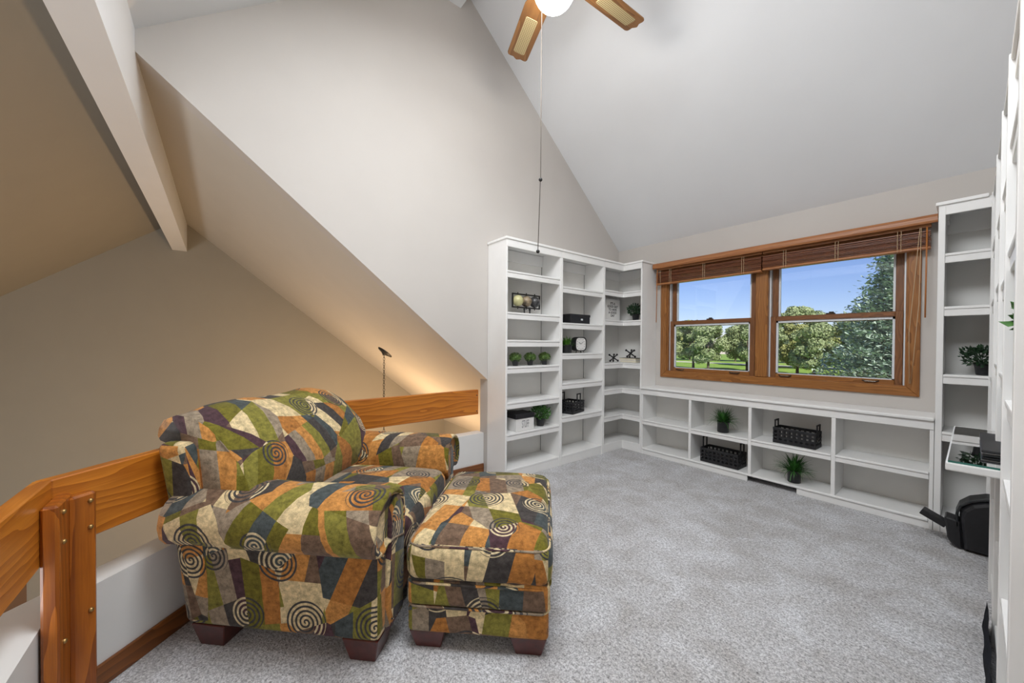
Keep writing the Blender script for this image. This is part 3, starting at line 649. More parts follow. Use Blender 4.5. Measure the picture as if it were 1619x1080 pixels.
def rbox(lx, ly, lz, r, bulge=0, bside=0, n=10, uo=(0, 0), sx=0):
    """soft box centred on x,y with its base at z=0; faces carry metric uvs so the print runs straight across each side"""
    V = []; Fc = []; UV = []; idx = {}
    def g(N, h):                       # grid values: dense near the ends
        c = [-h, -h+r*.35, -h+r*.75, -h+r*1.2]; m = [(-h+r*1.2)+(2*h-2.4*r)*k/N for k in range(1, N)]; return c + m + [-x for x in reversed(c)]
    gx, gy, gz = g(n, lx/2), g(n, ly/2), g(max(3, n//2), lz/2)
    def mapv(x, y, z):
        key = (round(x, 5), round(y, 5), round(z, 5))
        if key in idx: return idx[key]
        hx, hy, hz = lx/2-r, ly/2-r, lz/2-r
        q = Vector((max(-hx, min(hx, x)), max(-hy, min(hy, y)), max(-hz, min(hz, z)))); d = Vector((x, y, z))-q
        p = q + d.normalized()*r if d.length > 1e-9 else Vector((x, y, z))
        fx, fy, fz = 1-(2*x/lx)**2, 1-(2*y/ly)**2, 1-(2*z/lz)**2
        p.z += (bulge*fx**.6*fy**.6 if fx > 0 and fy > 0 else 0) * (1 if z > 0 else 0) * (z/(lz/2))
        p.x += math.copysign(bside*max(0, fy)**.5*max(0, fz)**.7, x)*(abs(2*x/lx)); p.y += math.copysign(bside*max(0, fx)**.5*max(0, fz)**.7, y)*abs(2*y/ly)
        p.z += lz/2; idx[key] = len(V); V.append(tuple(p)); return idx[key]
    def face(A, B, f, u):
        for a in range(len(A)-1):
            for b in range(len(B)-1):
                c4 = [(A[a], B[b]), (A[a+1], B[b]), (A[a+1], B[b+1]), (A[a], B[b+1])]
                Fc.append(tuple(mapv(*f(*c)) for c in c4)); UV.append([(uo[0]+u(*c)[0], uo[1]+u(*c)[1]) for c in c4])
    face(gx, gy, lambda a, b: (a, b, lz/2), lambda a, b: (a, b)); face(gx, gy, lambda a, b: (a, b, -lz/2), lambda a, b: (a+1, b))
    face(gx, gz, lambda a, b: (a, -ly/2, b), lambda a, b: (a+.11, b+.9)); face(gx, gz, lambda a, b: (a, ly/2, b), lambda a, b: (a+.5, b+.4))
    face(gy, gz, lambda a, b: (lx/2, a, b), lambda a, b: (a+.23, b+.62)); face(gy, gz, lambda a, b: (-lx/2, a, b), lambda a, b: (a+.77, b+.1))
    me = uv_mesh(V, Fc, UV); b = bmesh.new(); b.from_mesh(me); bmesh.ops.recalc_face_normals(b, faces=b.faces); b.to_mesh(me); b.free(); return me
def rrect(lx, ly, r, z, n=6):
    P = []
    for sx, sy, a0 in ((1, 1, 0), (-1, 1, 90), (-1, -1, 180), (1, -1, 270)):
        for k in range(n+1):
            a = math.radians(a0+90*k/n); P.append(Vector((sx*(lx/2-r)+r*math.cos(a), sy*(ly/2-r)+r*math.sin(a), z)))
    return P
def piping(pts, rad, parent, mat, off=(0, 0, 0)):
    b = tube_bm(pts+[pts[0]], rad, 6, cap=False); oo = link('piping', to_mesh(b, smooth=True), mat, parent); oo.location = off
    L = oo.data.uv_layers.new(name='UVMap')
    for lp in oo.data.loops: L.data[lp.index].uv = (oo.data.vertices[lp.vertex_index].co.x*.7+oo.data.vertices[lp.vertex_index].co.y*.7, oo.data.vertices[lp.vertex_index].co.z)
    return oo
FB = M['fabric']
C0 = Vector((-1.351, .447, 0)); Dv = Vector((.7071, .7071, 0)); Wv = Vector((-.7071, .7071, 0))
CU, CW = -.42, .50
ch = thing('armchair', 'large rolled-arm armchair in patchwork upholstery with spirals, backed against the railing', 'armchair', C0+Dv*(CU+.006)+Wv*CW, math.radians(45))
def L(u, w, z): return Vector((u-CU, w-CW, z))
def spart(name, me, u, w, z, parent=ch):
    oo = link(name, me, FB, parent); oo.location = L(u, w, z); return oo
# seat deck / frame between the arms
spart('seat_frame', rbox(.74, .70, .22, .02, n=6, uo=(2.1, 7.3)), -.395, .5, .092)
def arm(sgn, uo):
    m = (lambda w: w) if sgn > 0 else (lambda w: 1.0-w)
    # outer side panel, a little narrower at the foot
    me = rbox(.775, .185, .36, .02, n=6, uo=uo)
    o_ = spart('side_panel', me, -.388, m(.095), .092)
    for v in o_.data.vertices:
        if v.co.x < 0: v.co.x -= (v.co.z/.36)*.035
    # rolled top: a mushroom section swept along the depth
    prof = [(.192, .40), (.196, .46), (.196, .52), (.190, .565), (.170, .602), (.135, .626), (.09, .636), (.04, .634), (-.01, .620), (-.05, .592), (-.076, .552), (-.084, .508), (-.076, .466), (-.055, .438), (-.025, .424), (.005, .424), (.03, .44), (.1, .43)]
    cw, cz = .06, .53
    secs = []
    for u, ins, dz in ((-.835, .75, 0), (-.832, .9, 0), (-.815, 1, 0), (-.7, 1.0, .004), (-.55, 1, .002), (-.4, 1.0, 0), (-.25, 1, 0), (-.12, 1, 0), (-.04, 1, 0), (0.0, 1.0, 0), (.016, .985, 0), (.024, .94, 0), (.024, .86, 0), (.010, .80, 0), (.006, .74, 0)):
        secs.append([L(u, m(cw+(w_-cw)*ins), cz+(z_-cz)*ins + dz) for w_, z_ in prof])
    me = loft(secs, uo=(uo[0]+.5, uo[1]+1.7)); b = bmesh.new(); b.from_mesh(me); bmesh.ops.recalc_face_normals(b, faces=b.faces); b.to_mesh(me); b.free()
    a_ = link('arm', me, FB, ch)
    # facing strip running down the front of the arm
    pr = [(.178, .10), (.186, .3), (.19, .45), (.18, .55), (.15, .595), (.105, .60), (.07, .57), (.062, .48), (.06, .3), (.055, .10)]
    secs = [[L(u, m(.12+(w_-.12)*s_), .35+(z_-.35)*s_) for w_, z_ in pr] for u, s_ in ((-.02, 1), (.006, 1), (.018, .97), (.022, .9))]
    me = loft(secs, uo=(uo[0]+4.2, uo[1]+.9)); b = bmesh.new(); b.from_mesh(me); bmesh.ops.recalc_face_normals(b, faces=b.faces); b.to_mesh(me); b.free()
    f_ = link('arm_facing', me, FB, ch)
    return a_
arm(1, (10.3, 3.3)); arm(-1, (31.7, 8.9))
# seat cushion
sc_ = spart('seat_cushion', rbox(.70, .61, .17, .05, bulge=.035, bside=.012, n=12, uo=(4.6, 9.1)), -.332, .5, .30)
piping([p for p in rrect(.685, .60, .055, .142)], .0045, sc_, FB); piping([p for p in rrect(.685, .60, .055, .03)], .0045, sc_, FB)
# back frame (outside back with its side faces)
bf = spart('back_frame', rbox(.13, 1.09, .72, .03, n=8, uo=(14.2, 2.2)), -.79, .5, .092)
for v in bf.data.vertices:
    h_ = max(0, min(1, v.co.z/.715)); v.co.y *= .915+.085*h_**1.5; v.co.x += (1-h_)*.055-.02*h_
# pillow back rolled over the frame
prof = [(-.66, .40), (-.56, .43), (-.515, .50), (-.50, .58), (-.515, .66), (-.555, .74), (-.615, .82), (-.685, .885), (-.76, .925), (-.835, .935), (-.895, .912), (-.918, .878), (-.925, .845), (-.912, .825), (-.88, .815), (-.855, .76), (-.83, .60), (-.76, .45)]
cu_, cz_ = -.76, .68; secs = []
for k in range(25):
    tt = -1+2*k/24; pw = 5.5 if tt > 0 else 11; e = (1-abs(tt)**pw)**(1/3.2) if abs(tt) < 1 else 0
    e = max(e, .35 if tt > 0 else .93); wv = .505+.495*math.copysign(min(1, abs(tt)**.9), tt)
    far = .03*max(0, tt)**3
    sag = -.012*max(0, 1-(tt*3)**2)
    hang = -.008 if tt < -.93 else 0
    secs.append([L(cu_+(u-cu_)*e, wv+(hang if z > .74 else 0), cz_-.06*(1-e)+(z-cz_)*e + (sag if z > .8 else 0) - far*(1 if z > .8 else 0)) for u, z in prof])
me = loft(secs, uo=(20.15, 6.45)); b = bmesh.new(); b.from_mesh(me); bmesh.ops.recalc_face_normals(b, faces=b.faces); b.to_mesh(me); b.free()
link('back_cushion', me, FB, ch)
def foot(u, w, parent, f, s=.055, h=.095, ou=0, ow=0):
    b = bmesh.new(); top = [b.verts.new((x*s*1.3, y*s*1.3, h)) for x, y in ((-1, -1), (1, -1), (1, 1), (-1, 1))]
    bot = [b.verts.new((x*s*.92+ou, y*s*.92+ow, 0)) for x, y in ((-1, -1), (1, -1), (1, 1), (-1, 1))]
    b.faces.new(top); b.faces.new(bot[::-1])
    for k in range(4): b.faces.new([bot[k], bot[(k+1) % 4], top[(k+1) % 4], top[k]])
    bmesh.ops.recalc_face_normals(b, faces=b.faces); bmesh.ops.bevel(b, geom=list(b.edges), offset=.003, segments=1, affect='EDGES')
    oo = link('foot', to_mesh(b), M['foot'], parent); oo.location = f(u, w, 0); return oo
for u, w in ((-.075, .078), (-.075, .922), (-.70, .075), (-.70, .925)): foot(u, w, ch, L)

# ottoman
OA = math.radians(46.4); OD = Vector((math.cos(OA), math.sin(OA), 0)); OW = Vector((-math.sin(OA), math.cos(OA), 0))
OL, OWd = .56, .79
oc = Vector((-1.362, .562, 0)) + OD*(OL/2) + OW*(OWd/2)
ot = thing('ottoman', 'matching patchwork ottoman on dark block feet in front of the armchair', 'ottoman', oc, OA)
def part(name, me, z): oo = link(name, me, FB, ot); oo.location = (0, 0, z); return oo
part('lower_band', rbox(OL-.01, OWd-.01, .108, .018, n=8, uo=(3.35, 12.1)), .072)
part('upper_band', rbox(OL-.004, OWd-.004, .115, .024, bside=.004, n=8, uo=(6.6, 15.3)), .176)
cq = part('top_cushion', rbox(OL+.012, OWd+.008, .165, .05, bulge=.042, bside=.008, n=14, uo=(8.8, 4.15)), .268)
piping(rrect(OL-.006, OWd-.008, .04, .178), .005, ot, FB); piping(rrect(OL+.002, OWd, .055, .272), .005, ot, FB); piping(rrect(OL-.004, OWd-.008, .055, .145), .0048, cq, FB)
for x, y in ((-1, -1), (1, -1), (1, 1), (-1, 1)): foot(x*(OL/2-.082), y*(OWd/2-.078), ot, lambda a, b, c: Vector((a, b, c)), .054, .078)

# ------------------------------------------------------------------ ceiling fan
HX, HY, HZ = -1.50, 1.485, 3.35
fan = thing('ceiling_fan', 'five-blade ceiling fan with oak and cane blades and a lit white globe', 'ceiling fan', (HX, HY, HZ))
b = lathe_bm([(.012, .85), (.05, .85), (.065, .80), (.02, .74), (.014, .72), (.014, .20), (.05, .19), (.10, .15), (.125, .10), (.125, .03), (.11, .005), (.10, -.005), (.09, -.03), (.055, -.04), (.055, -.055), (.05, -.058)], 28)
link('motor_housing', to_mesh(b, smooth=True), M['brass'], fan)
b = sphere_bm(.118, (0, 0, -.135), seg=32); link('light_globe', to_mesh(b, smooth=True), M['globe'], fan)
def blade_bm():
    out = []; r0, r1, hw = .20, .725, .078
    pts = [(r0, -.05), (r0+.10, -hw), (r1-.02, -hw), (r1-.004, -hw+.008), (r1, -hw+.022), (r1-.002, -.028), (r1+.008, -.012), (r1+.014, 0)]
    pts = pts + [(x, -y) for x, y in reversed(pts[:-1])]
    return prism(pts, 'z', -.005, .005, .0015)
BANG = [158, 86, 14, -58, -130]
for k, a in enumerate(BANG):
    bl = link('blade', to_mesh(blade_bm()), M['blade'], fan); bl.rotation_euler = (math.radians(-11), 0, math.radians(a)); bl.location = (0, 0, .012)
    bl.rotation_euler = (Matrix.Rotation(math.radians(a), 3, 'Z') @ Matrix.Rotation(math.radians(12), 3, 'X')).to_euler()
    c = prism([(.375, -.036), (.385, -.042), (.665, -.042), (.676, -.034), (.676, .034), (.665, .042), (.385, .042), (.375, .036)], 'z', -.0075, .0075, .002)
    link('cane_panel', to_mesh(c), M['cane'], bl)
    ir = box_bm(.09, .26, -.018, .018, -.012, -.004, .003); link('blade_iron', to_mesh(ir), M['brass'], bl)
def chain(x, y, pts, name):
    b = tube_bm(pts, .0024, 5); oo = link(name, to_mesh(b), M['metal'], fan); oo.location = (0, 0, 0); return oo
cx_, cy_ = .03, -.125
c1 = chain(0, 0, [(cx_*.4, cy_*.55, -.03), (cx_, cy_, -.06), (cx_, cy_, -.06-1.19)], 'pull_chain')
link('pull_ball', to_mesh(sphere_bm(.0105, (cx_, cy_, -1.26), seg=12), smooth=True), M['blackm'], c1)
c2 = chain(0, 0, [(cx_-.002, cy_, -1.27), (cx_-.016, cy_-.001, -1.635)], 'pull_chain')
link('pull_ball', to_mesh(sphere_bm(.0105, (cx_-.016, cy_-.001, -1.645), seg=12), smooth=True), M['blackm'], c2)

# ------------------------------------------------------------------ chandelier of the great room
KX, KY, KZ = -4.86, 1.70, 1.05
cl = thing('chandelier', 'black chandelier hanging on a chain from the great room slope behind the railing', 'chandelier', (KX, KY, KZ))
b = lathe_bm([(.002, .03), (.105, .03), (.105, .016), (.05, 0), (.008, -.02), (.004, -.03)], 24)
cn = link('canopy', to_mesh(b, smooth=True), M['blackm'], cl); cn.rotation_euler = (-math.atan(.80), 0, 0); cn.location = (0, 0, .01)
lk = bmesh.new(); ring = [(.011*math.cos(a), 0, .021*math.sin(a)) for a in [2*math.pi*k/10 for k in range(10)]]; tube_bm(ring+[ring[0], ring[1]], .0032, 5, lk)
lme = to_mesh(lk); lme.materials.append(M['blackm'])
ZB = -1.95
nlk = 54
for k in range(nlk):
    oo = link('chain_link', lme, None, cl); oo.location = (0, 0, -.03-k*.034); oo.rotation_euler = (0, 0, (k % 2)*math.pi/2)
b = lathe_bm([(.004, ZB+.14), (.02, ZB+.12), (.035, ZB+.05), (.02, ZB), (.045, ZB-.06), (.03, ZB-.13), (.012, ZB-.17), (.002, ZB-.19)], 16); link('stem', to_mesh(b, smooth=True), M['blackm'], cl)
for k in range(5):
    a = 2*math.pi*k/5+.3; ca, sa = math.cos(a), math.sin(a)
    ar = link('chandelier_arm', to_mesh(tube_bm([(r*ca, r*sa, ZB+z) for r, z in ((.02, -.05), (.12, -.10), (.22, -.06), (.27, .02))], .009, 8), smooth=True), M['blackm'], cl)
    link('candle_cup', to_mesh(lathe_bm([(.005, ZB+.015), (.035, ZB+.02), (.035, ZB+.03), (.012, ZB+.03), (.012, ZB+.10), (.004, ZB+.10)], 12, cx=.27*ca, cy=.27*sa)), M['blackm'], ar)
    link('bulb', to_mesh(sphere_bm(.024, (.27*ca, .27*sa, ZB+.135), seg=12, sq=(1, 1, 1.5)), smooth=True), M['bulb'], ar)
pl = bpy.data.lights.new('chandelier_glow', 'POINT'); pl.energy = 125; pl.color = (1, .66, .36); pl.shadow_soft_size = .12
po = bpy.data.objects.new('chandelier_glow', pl); COL.objects.link(po); po.location = (KX, KY, KZ+ZB+.28)

# ------------------------------------------------------------------ small things on the shelves
def pot_bm(r0, r1, h, rim=.004, n=20):
    return lathe_bm([(r0*.9, 0), (r0, .003), (r1-.001, h-.012), (r1+rim*.6, h-.011), (r1+rim*.6, h), (r1-.003, h), (r1-.006, h-.008), (.001, h-.009)], n)
def blades(n, L_, spread, wd, droop, seed, seg=4, r0=.03, up=.6):
    rg = random.Random(seed); V = []; Fc = []
    for _ in range(n):
        a = rg.uniform(0, 2*math.pi); el = rg.uniform(up, 1.0) if rg.random() > spread else rg.uniform(.15, up)
        ln = L_*rg.uniform(.6, 1.1); p = Vector((rg.uniform(0, r0)*math.cos(a), rg.uniform(0, r0)*math.sin(a), 0)); d = Vector((math.cos(a)*(1-el), math.sin(a)*(1-el), el)).normalized()
        s = Vector((-math.sin(a), math.cos(a), 0)); base = len(V); ww = wd*rg.uniform(.7, 1.2)
        for k in range(seg+1):
            f = k/seg; w_ = ww*(1-f**2)*.5+.0004; V += [tuple(p-s*w_), tuple(p+s*w_)]
            p = p+d*ln/seg; d = (d+Vector((math.cos(a)*.15, math.sin(a)*.15, -droop*(.3+f))) * (1.3-el*.7)).normalized()
            if k: Fc.append((base+2*k-2, base+2*k-1, base+2*k+1, base+2*k))
    return V, Fc
def leaves(n, rx, ry, rz, cz, size, seed, shell=.55):
    rg = random.Random(seed); V = []; Fc = []
    for _ in range(n):
        while True:
            q = Vector((rg.uniform(-1, 1), rg.uniform(-1, 1), rg.uniform(-1, 1)))
            if shell < q.length < 1: break
        p = Vector((q.x*rx, q.y*ry, cz+q.z*rz)); out = Vector((q.x, q.y, q.z+.25)).normalized()
        d = (out+Vector((rg.uniform(-.8, .8), rg.uniform(-.8, .8), rg.uniform(-.5, .8)))).normalized(); s = d.cross(Vector((rg.uniform(-1, 1), rg.uniform(-1, 1), rg.uniform(.2, 1)))).normalized()
        l = size*rg.uniform(.7, 1.25); w_ = l*.30; nrm = d.cross(s)
        b0 = len(V); V += [tuple(p), tuple(p+d*l*.45+s*w_+nrm*l*.08), tuple(p+d*l), tuple(p+d*l*.45-s*w_+nrm*l*.08)]; Fc.append((b0, b0+1, b0+2, b0+3))
    return V, Fc
def twigs(parent, n, rx, rz, z0, seed, mat):
    rg = random.Random(seed); b = bmesh.new()
    for _ in range(n):
        a = rg.uniform(0, 6.28); r = rg.uniform(.3, .9)*rx; tube_bm([(0, 0, z0), (r*.4*math.cos(a), r*.4*math.sin(a), z0+rz*.5), (r*math.cos(a), r*math.sin(a), z0+rz*rg.uniform(.6, 1.2))], [.0022, .0016, .001], 4, b)
    return link('stems', to_mesh(b), mat, parent)
def plant(name, label, loc, kind, rp, hp, seed, group=None, rz=0, **k):
    t = thing(name, label, 'plant', loc, rz, group)
    link('pot', to_mesh(pot_bm(rp*k.get('taper', .78), rp, hp), smooth=True), M['black'], t)
    link('soil', to_mesh(lathe_bm([(.001, hp-.014), (rp-.006, hp-.014), (rp-.006, hp-.0095), (.001, hp-.0085)], 16)), M['soil'], t)
    if kind == 'topiary':
        V, Fc = leaves(520, .052, .052, .038, hp+.014, .014, seed, .75); b = sphere_bm(.046, (0, 0, hp+.012), seg=16, sq=(1, 1, .72)); link('core', to_mesh(b), M['topi'], t); fromnp('clipped_foliage', V, Fc, M['topi'], t)
    elif kind == 'grass':
        V, Fc = blades(240, .148, .5, .0070, .16, seed, 5, rp*.75, .58); V2, F2 = blades(34, .17, .75, .0046, .55, seed+5, 7, rp*.6, .50); nb_ = len(V)
        o_ = fromnp('grass_blades', [(x, y, z+hp-.01) for x, y, z in V+V2], Fc+[tuple(i+nb_ for i in f) for f in F2], M['grass'], t)
    elif kind == 'fern':
        V, Fc = blades(150, k.get('L', .15), .35, .011, .28, seed, 5, rp*.6, .6); fromnp('fronds', [(x, y, z+hp-.01) for x, y, z in V], Fc, M['fern'], t)
    elif kind == 'leafy':
        rx, rzz = k['rx'], k['rzz']; V, Fc = leaves(k.get('n', 330), rx, rx, rzz, hp+rzz*.85, k.get('size', .028), seed, .25)
        fromnp('leaves', V, Fc, k.get('mat', M['leaf']), t); twigs(t, 14, rx, rzz*1.6, hp-.01, seed, M['leafdk'])
    return t
for k, (y, lb) in enumerate(((2.108, 'small clipped grass ball in a black pot, nearest the left end panel'), (2.288, 'small clipped grass ball in a black pot, middle one of the row of three'), (2.474, 'small clipped grass ball in a black pot, nearest the shelf divider'))):
    plant('topiary_plant', lb, (-2.60, y, .999), 'topiary', .034, .062, 11+k, 'row of three small topiaries', taper=.7)
plant('leafy_plant', 'bushy small-leaved green plant in a black pot beside the white lidded box', (-2.60, 2.425, .409), 'leafy', .042, .078, 21, rx=.095, rzz=.065, n=460, size=.026)
plant('fern_plant', 'bright green feathery plant in a dark pot left of the clock', (-2.60, 2.78, 1.109), 'fern', .062, .085, 31, L=.100, taper=.9)
plant('leafy_plant', 'dark green leafy plant in a small black pot right of the framed saying', (-2.435, 3.765, 1.475), 'leafy', .040, .075, 41, rx=.085, rzz=.06, n=300, size=.032, mat=M['leafdk'])
plant('grass_plant', 'spiky grass in a black pot in the upper bench bay', (-1.462, 3.72, .378), 'grass', .050, .105, 51, 'potted grasses in the bench', taper=.97)
plant('grass_plant', 'spiky grass in a black pot in the lower bench bay above the floor gap', (-.910, 3.72, .070), 'grass', .046, .100, 57, 'potted grasses in the bench', taper=.97)
plant('leafy_plant', 'spreading dark-leaved plant in a black pot on the narrow bookcase right of the window', (.040, 3.75, 1.022), 'leafy', .036, .070, 61, rx=.092, rzz=.058, n=330, size=.030, mat=M['leafdk'])
plant('leafy_plant', 'green sprig poking out of the nearest bay of the right bookcase', (.185, 1.72, 1.032+.20), 'leafy', .05, .08, 71, rx=.10, rzz=.07, n=260, size=.030) if False else None
plant('trailing_plant', 'leafy plant with a sprig poking out of the nearest bay of the right bookcase', (.175, 1.86, 1.032), 'leafy', .055, .20, 71, rx=.098, rzz=.07, n=320, size=.034)

# black woven baskets with strap handles
def basket(label, loc, lx, ly, h, rz, hz, handles='ends'):
    t = thing('woven_basket', label, 'basket', loc, rz, 'black woven storage baskets'); b = bmesh.new(); th = .003
    def side(fx, n, length):
        # vertical straps and horizontal bands leaving square holes
        for k in range(n+1):
            c = -length/2+length*k/n; wv = length/n*.22
            fx(c-wv if k else c, c+wv if k < n else c, 0, h, 0)
        for z0, z1 in ((0, h*.22), (h*.36, h*.46), (h*.60, h*.70), (h*.86, h)): fx(-length/2, length/2, z0, z1, .0012)
    nx, ny = max(5, round(lx/.036)), max(3, round(ly/.036))
    for sgn in (-1, 1):
        side(lambda a, c, z0, z1, o_, sgn=sgn: box_bm(a, c, sgn*ly/2-th/2-o_, sgn*ly/2+th/2+o_, z0, z1, bm=b), nx, lx)
        side(lambda a, c, z0, z1, o_, sgn=sgn: box_bm(sgn*lx/2-th/2-o_, sgn*lx/2+th/2+o_, a, c, z0, z1, bm=b), ny, ly)
    link('woven_body', to_mesh(b), M['basket'], t); link('bottom', to_mesh(box_bm(-lx/2, lx/2, -ly/2, ly/2, 0, .005)), M['basket'], t)
    link('rim', to_mesh(tube_bm([(-lx/2, -ly/2, h), (lx/2, -ly/2, h), (lx/2, ly/2, h), (-lx/2, ly/2, h), (-lx/2, -ly/2, h)], .005, 6)), M['basket'], t)
    for sgn in (-1, 1):
        bb_ = bmesh.new(); wd = .035
        pts = ((sgn*lx/2, -wd, h*.7), (sgn*lx/2, -wd*.95, h+hz), (sgn*lx/2, wd*.95, h+hz), (sgn*lx/2, wd, h*.7))
        box_bm(sgn*lx/2-.004, sgn*lx/2+.004, -wd-.008, -wd+.008, h*.6, h+hz, .002, bm=bb_); box_bm(sgn*lx/2-.004, sgn*lx/2+.004, wd-.008, wd+.008, h*.6, h+hz, .002, bm=bb_); box_bm(sgn*lx/2-.005, sgn*lx/2+.005, -wd-.008, wd+.008, h+hz-.008, h+hz+.004, .002, bm=bb_)
        link('handle', to_mesh(bb_), M['basket'], t)
    return t
basket('black woven basket on the upper bench shelf', (-.905, 3.755, .377), .285, .155, .125, math.radians(-2), .06)
basket('black woven basket on the bottom bench shelf', (-1.475, 3.755, .0695), .335, .175, .13, math.radians(-2), .10)
basket('black woven basket with tall handles on the middle side-wall bookcase', (-2.648, 2.905, .4825), .19, .25, .115, math.radians(14), .085)

# three globes in a black frame
gf = thing('globe_stand', 'three small globes mounted side by side in a black rectangular stand', 'ornament', (-2.63, 2.262, 1.478))
gx = -2.63; b = bmesh.new()
for a in ((2.09, 2.434, 1.655, 1.667), (2.09, 2.434, 1.533, 1.545), (2.09, 2.100, 1.545, 1.655), (2.424, 2.434, 1.545, 1.655)): box_bm(gx-.006, gx+.006, a[0], a[1], a[2], a[3], bm=b)
oo = link('frame', to_mesh(b), M['blackm'], gf); oo.location = -gf.location
for y in (2.238, 2.305):
    oo = link('stand_leg', to_mesh(lathe_bm([(.018, 1.478), (.018, 1.483), (.008, 1.49), (.006, 1.51), (.011, 1.525), (.006, 1.535)], 12, cx=gx, cy=y)), M['blackm'], gf); oo.location = -gf.location
box('foot_bar', gx-.035, gx+.035, 2.20, 2.345, 1.478, 1.484, M['blackm'], gf, .002)
for y, m_ in ((2.158, 'globe1'), (2.262, 'globe2'), (2.367, 'globe3')):
    oo = link('globe', to_mesh(sphere_bm(.053, (0, 0, 0), seg=24), smooth=True), M[m_], gf); oo.location = Vector((gx, y, 1.60)) - gf.location
    p = bmesh.new(); tube_bm([(0, 0, .045), (0, 0, .078)], [.008, .004], 8, p); tube_bm([(0, 0, -.078), (0, 0, -.045)], [.004, .008], 8, p); link('axis_pin', to_mesh(p), M['blackm'], oo)
# lidded STUFF box
def text_mesh(s, size, name, mat, parent, mw, spacing=1.0, extr=.0006, line=1.0, bold=0.0):
    cu2 = bpy.data.curves.new(name, 'FONT'); cu2.body = s; cu2.size = size; cu2.align_x = 'CENTER'; cu2.align_y = 'CENTER'; cu2.extrude = extr; cu2.offset = bold; cu2.space_character = spacing; cu2.space_line = line
    o_ = bpy.data.objects.new(name, cu2); COL.objects.link(o_); bpy.context.view_layer.update()
    me_ = bpy.data.meshes.new_from_object(o_.evaluated_get(bpy.context.evaluated_depsgraph_get())); bpy.data.objects.remove(o_)
    t_o = link(name, me_, mat, parent); t_o.matrix_local = mw; return t_o
FACEX = Matrix(((0, 0, 1), (1, 0, 0), (0, 1, 0)))      # text reading along +Y on a face looking towards +X
sb = thing('storage_box', 'white lidded storage box with STUFF printed on it and a black lid', 'box', (-2.615, 2.175, .409))
box('box_body', -2.70, -2.532, 2.068, 2.282, .409, .525, M['paper'], sb, .002); box('lid', -2.706, -2.526, 2.062, 2.288, .522, .565, M['black'], sb, .004)
mw = FACEX.to_4x4(); mw.translation = Vector((-2.5315, 2.178, .468)) - sb.location
mw = mw @ Matrix.Diagonal((.42, 1.35, 1, 1)); text_mesh('STUFF', .072, 'lettering', M['inkgrey'], sb, mw, 1.05)
kb = thing('keepsake_box', 'flat black lidded box with a small white label holder', 'box', (-2.63, 2.92, 1.413))
box('box_body', -2.73, -2.535, 2.772, 3.070, 1.413, 1.485, M['black'], kb, .002); box('lid', -2.735, -2.530, 2.767, 3.075, 1.482, 1.508, M['black'], kb, .003)
box('label_holder', -2.534, -2.529, 2.925, 2.955, 1.445, 1.463, M['vinyl'], kb, .002)
# clock
ck = thing('table_clock', 'rounded black table clock with a white face on small legs', 'clock', (-2.60, 2.97, 1.109))
def sq(ry, rz, n=4, N=40): return [(ry*math.copysign(abs(math.cos(a))**(2/n), math.cos(a)), rz*math.copysign(abs(math.sin(a))**(2/n), math.sin(a))) for a in [2*math.pi*k/N for k in range(N)]]
cz = .092
b = bmesh.new(); rings = []
for xo, s_ in ((-.04, .86), (-.035, .95), (-.02, 1.0), (.03, 1.0), (.036, .98), (.036, .90), (.030, .88)):
    rings.append([b.verts.new((xo, y*s_, cz+z*s_)) for y, z in sq(.088, .075, 3.4)])
for r_ in range(len(rings)-1):
    for j in range(40): b.faces.new([rings[r_][j], rings[r_][(j+1) % 40], rings[r_+1][(j+1) % 40], rings[r_+1][j]])
b.faces.new(rings[0]); b.faces.new(rings[-1])
link('case', to_mesh(b), M['black'], ck)
b = bmesh.new(); f_ = [b.verts.new((.0315, y*.87, cz+z*.87)) for y, z in sq(.088, .075, 3.4)]; g_ = [b.verts.new((.028, y*.87, cz+z*.87)) for y, z in sq(.088, .075, 3.4)]
b.faces.new(f_); b.faces.new(g_[::-1])
for j in range(40): b.faces.new([f_[j], f_[(j+1) % 40], g_[(j+1) % 40], g_[j]])
fc = link('clock_face', to_mesh(b), M['paper'], ck)
for k in range(12):
    a = 2*math.pi*k/12; link('hour_mark', to_mesh(box_bm(.0316, .033, .062*math.sin(a)-.002, .062*math.sin(a)+.002, cz+.053*math.cos(a)-.004, cz+.053*math.cos(a)+.004)), M['ink'], fc)
for (y1, z1, w_) in ((-.032, .018, .0022), (.036, .026, .0016)): link('clock_hand', to_mesh(tube_bm([(.034, 0, cz), (.034, y1, cz+z1)], w_, 5)), M['ink'], fc)
for y in (-.04, .04): link('leg', to_mesh(tube_bm([(0, y*.8, .024), (0, y, 0)], .005, 8)), M['black'], ck)
# framed saying
sg = thing('framed_sign', 'white framed card printed IT\'S A GOOD DAY TO HAVE A GOOD DAY', 'sign', (-2.64, 3.575, 1.475))
box('frame', -2.655, -2.628, 3.44, 3.735, 1.475, 1.728, M['white'], sg, .003); box('card', -2.628, -2.6265, 3.455, 3.72, 1.49, 1.714, M['paper'], sg)
mw = FACEX.to_4x4(); mw.translation = Vector((-2.6262, 3.588, 1.604)) - sg.location
text_mesh("IT'S A\nGOOD DAY\nTO HAVE\nA GOOD\nDAY", .038, 'lettering', M['ink'], sg, mw @ Matrix.Diagonal((.92, 1.0, 1, 1)), 1.06, .0004, .92, .0013)
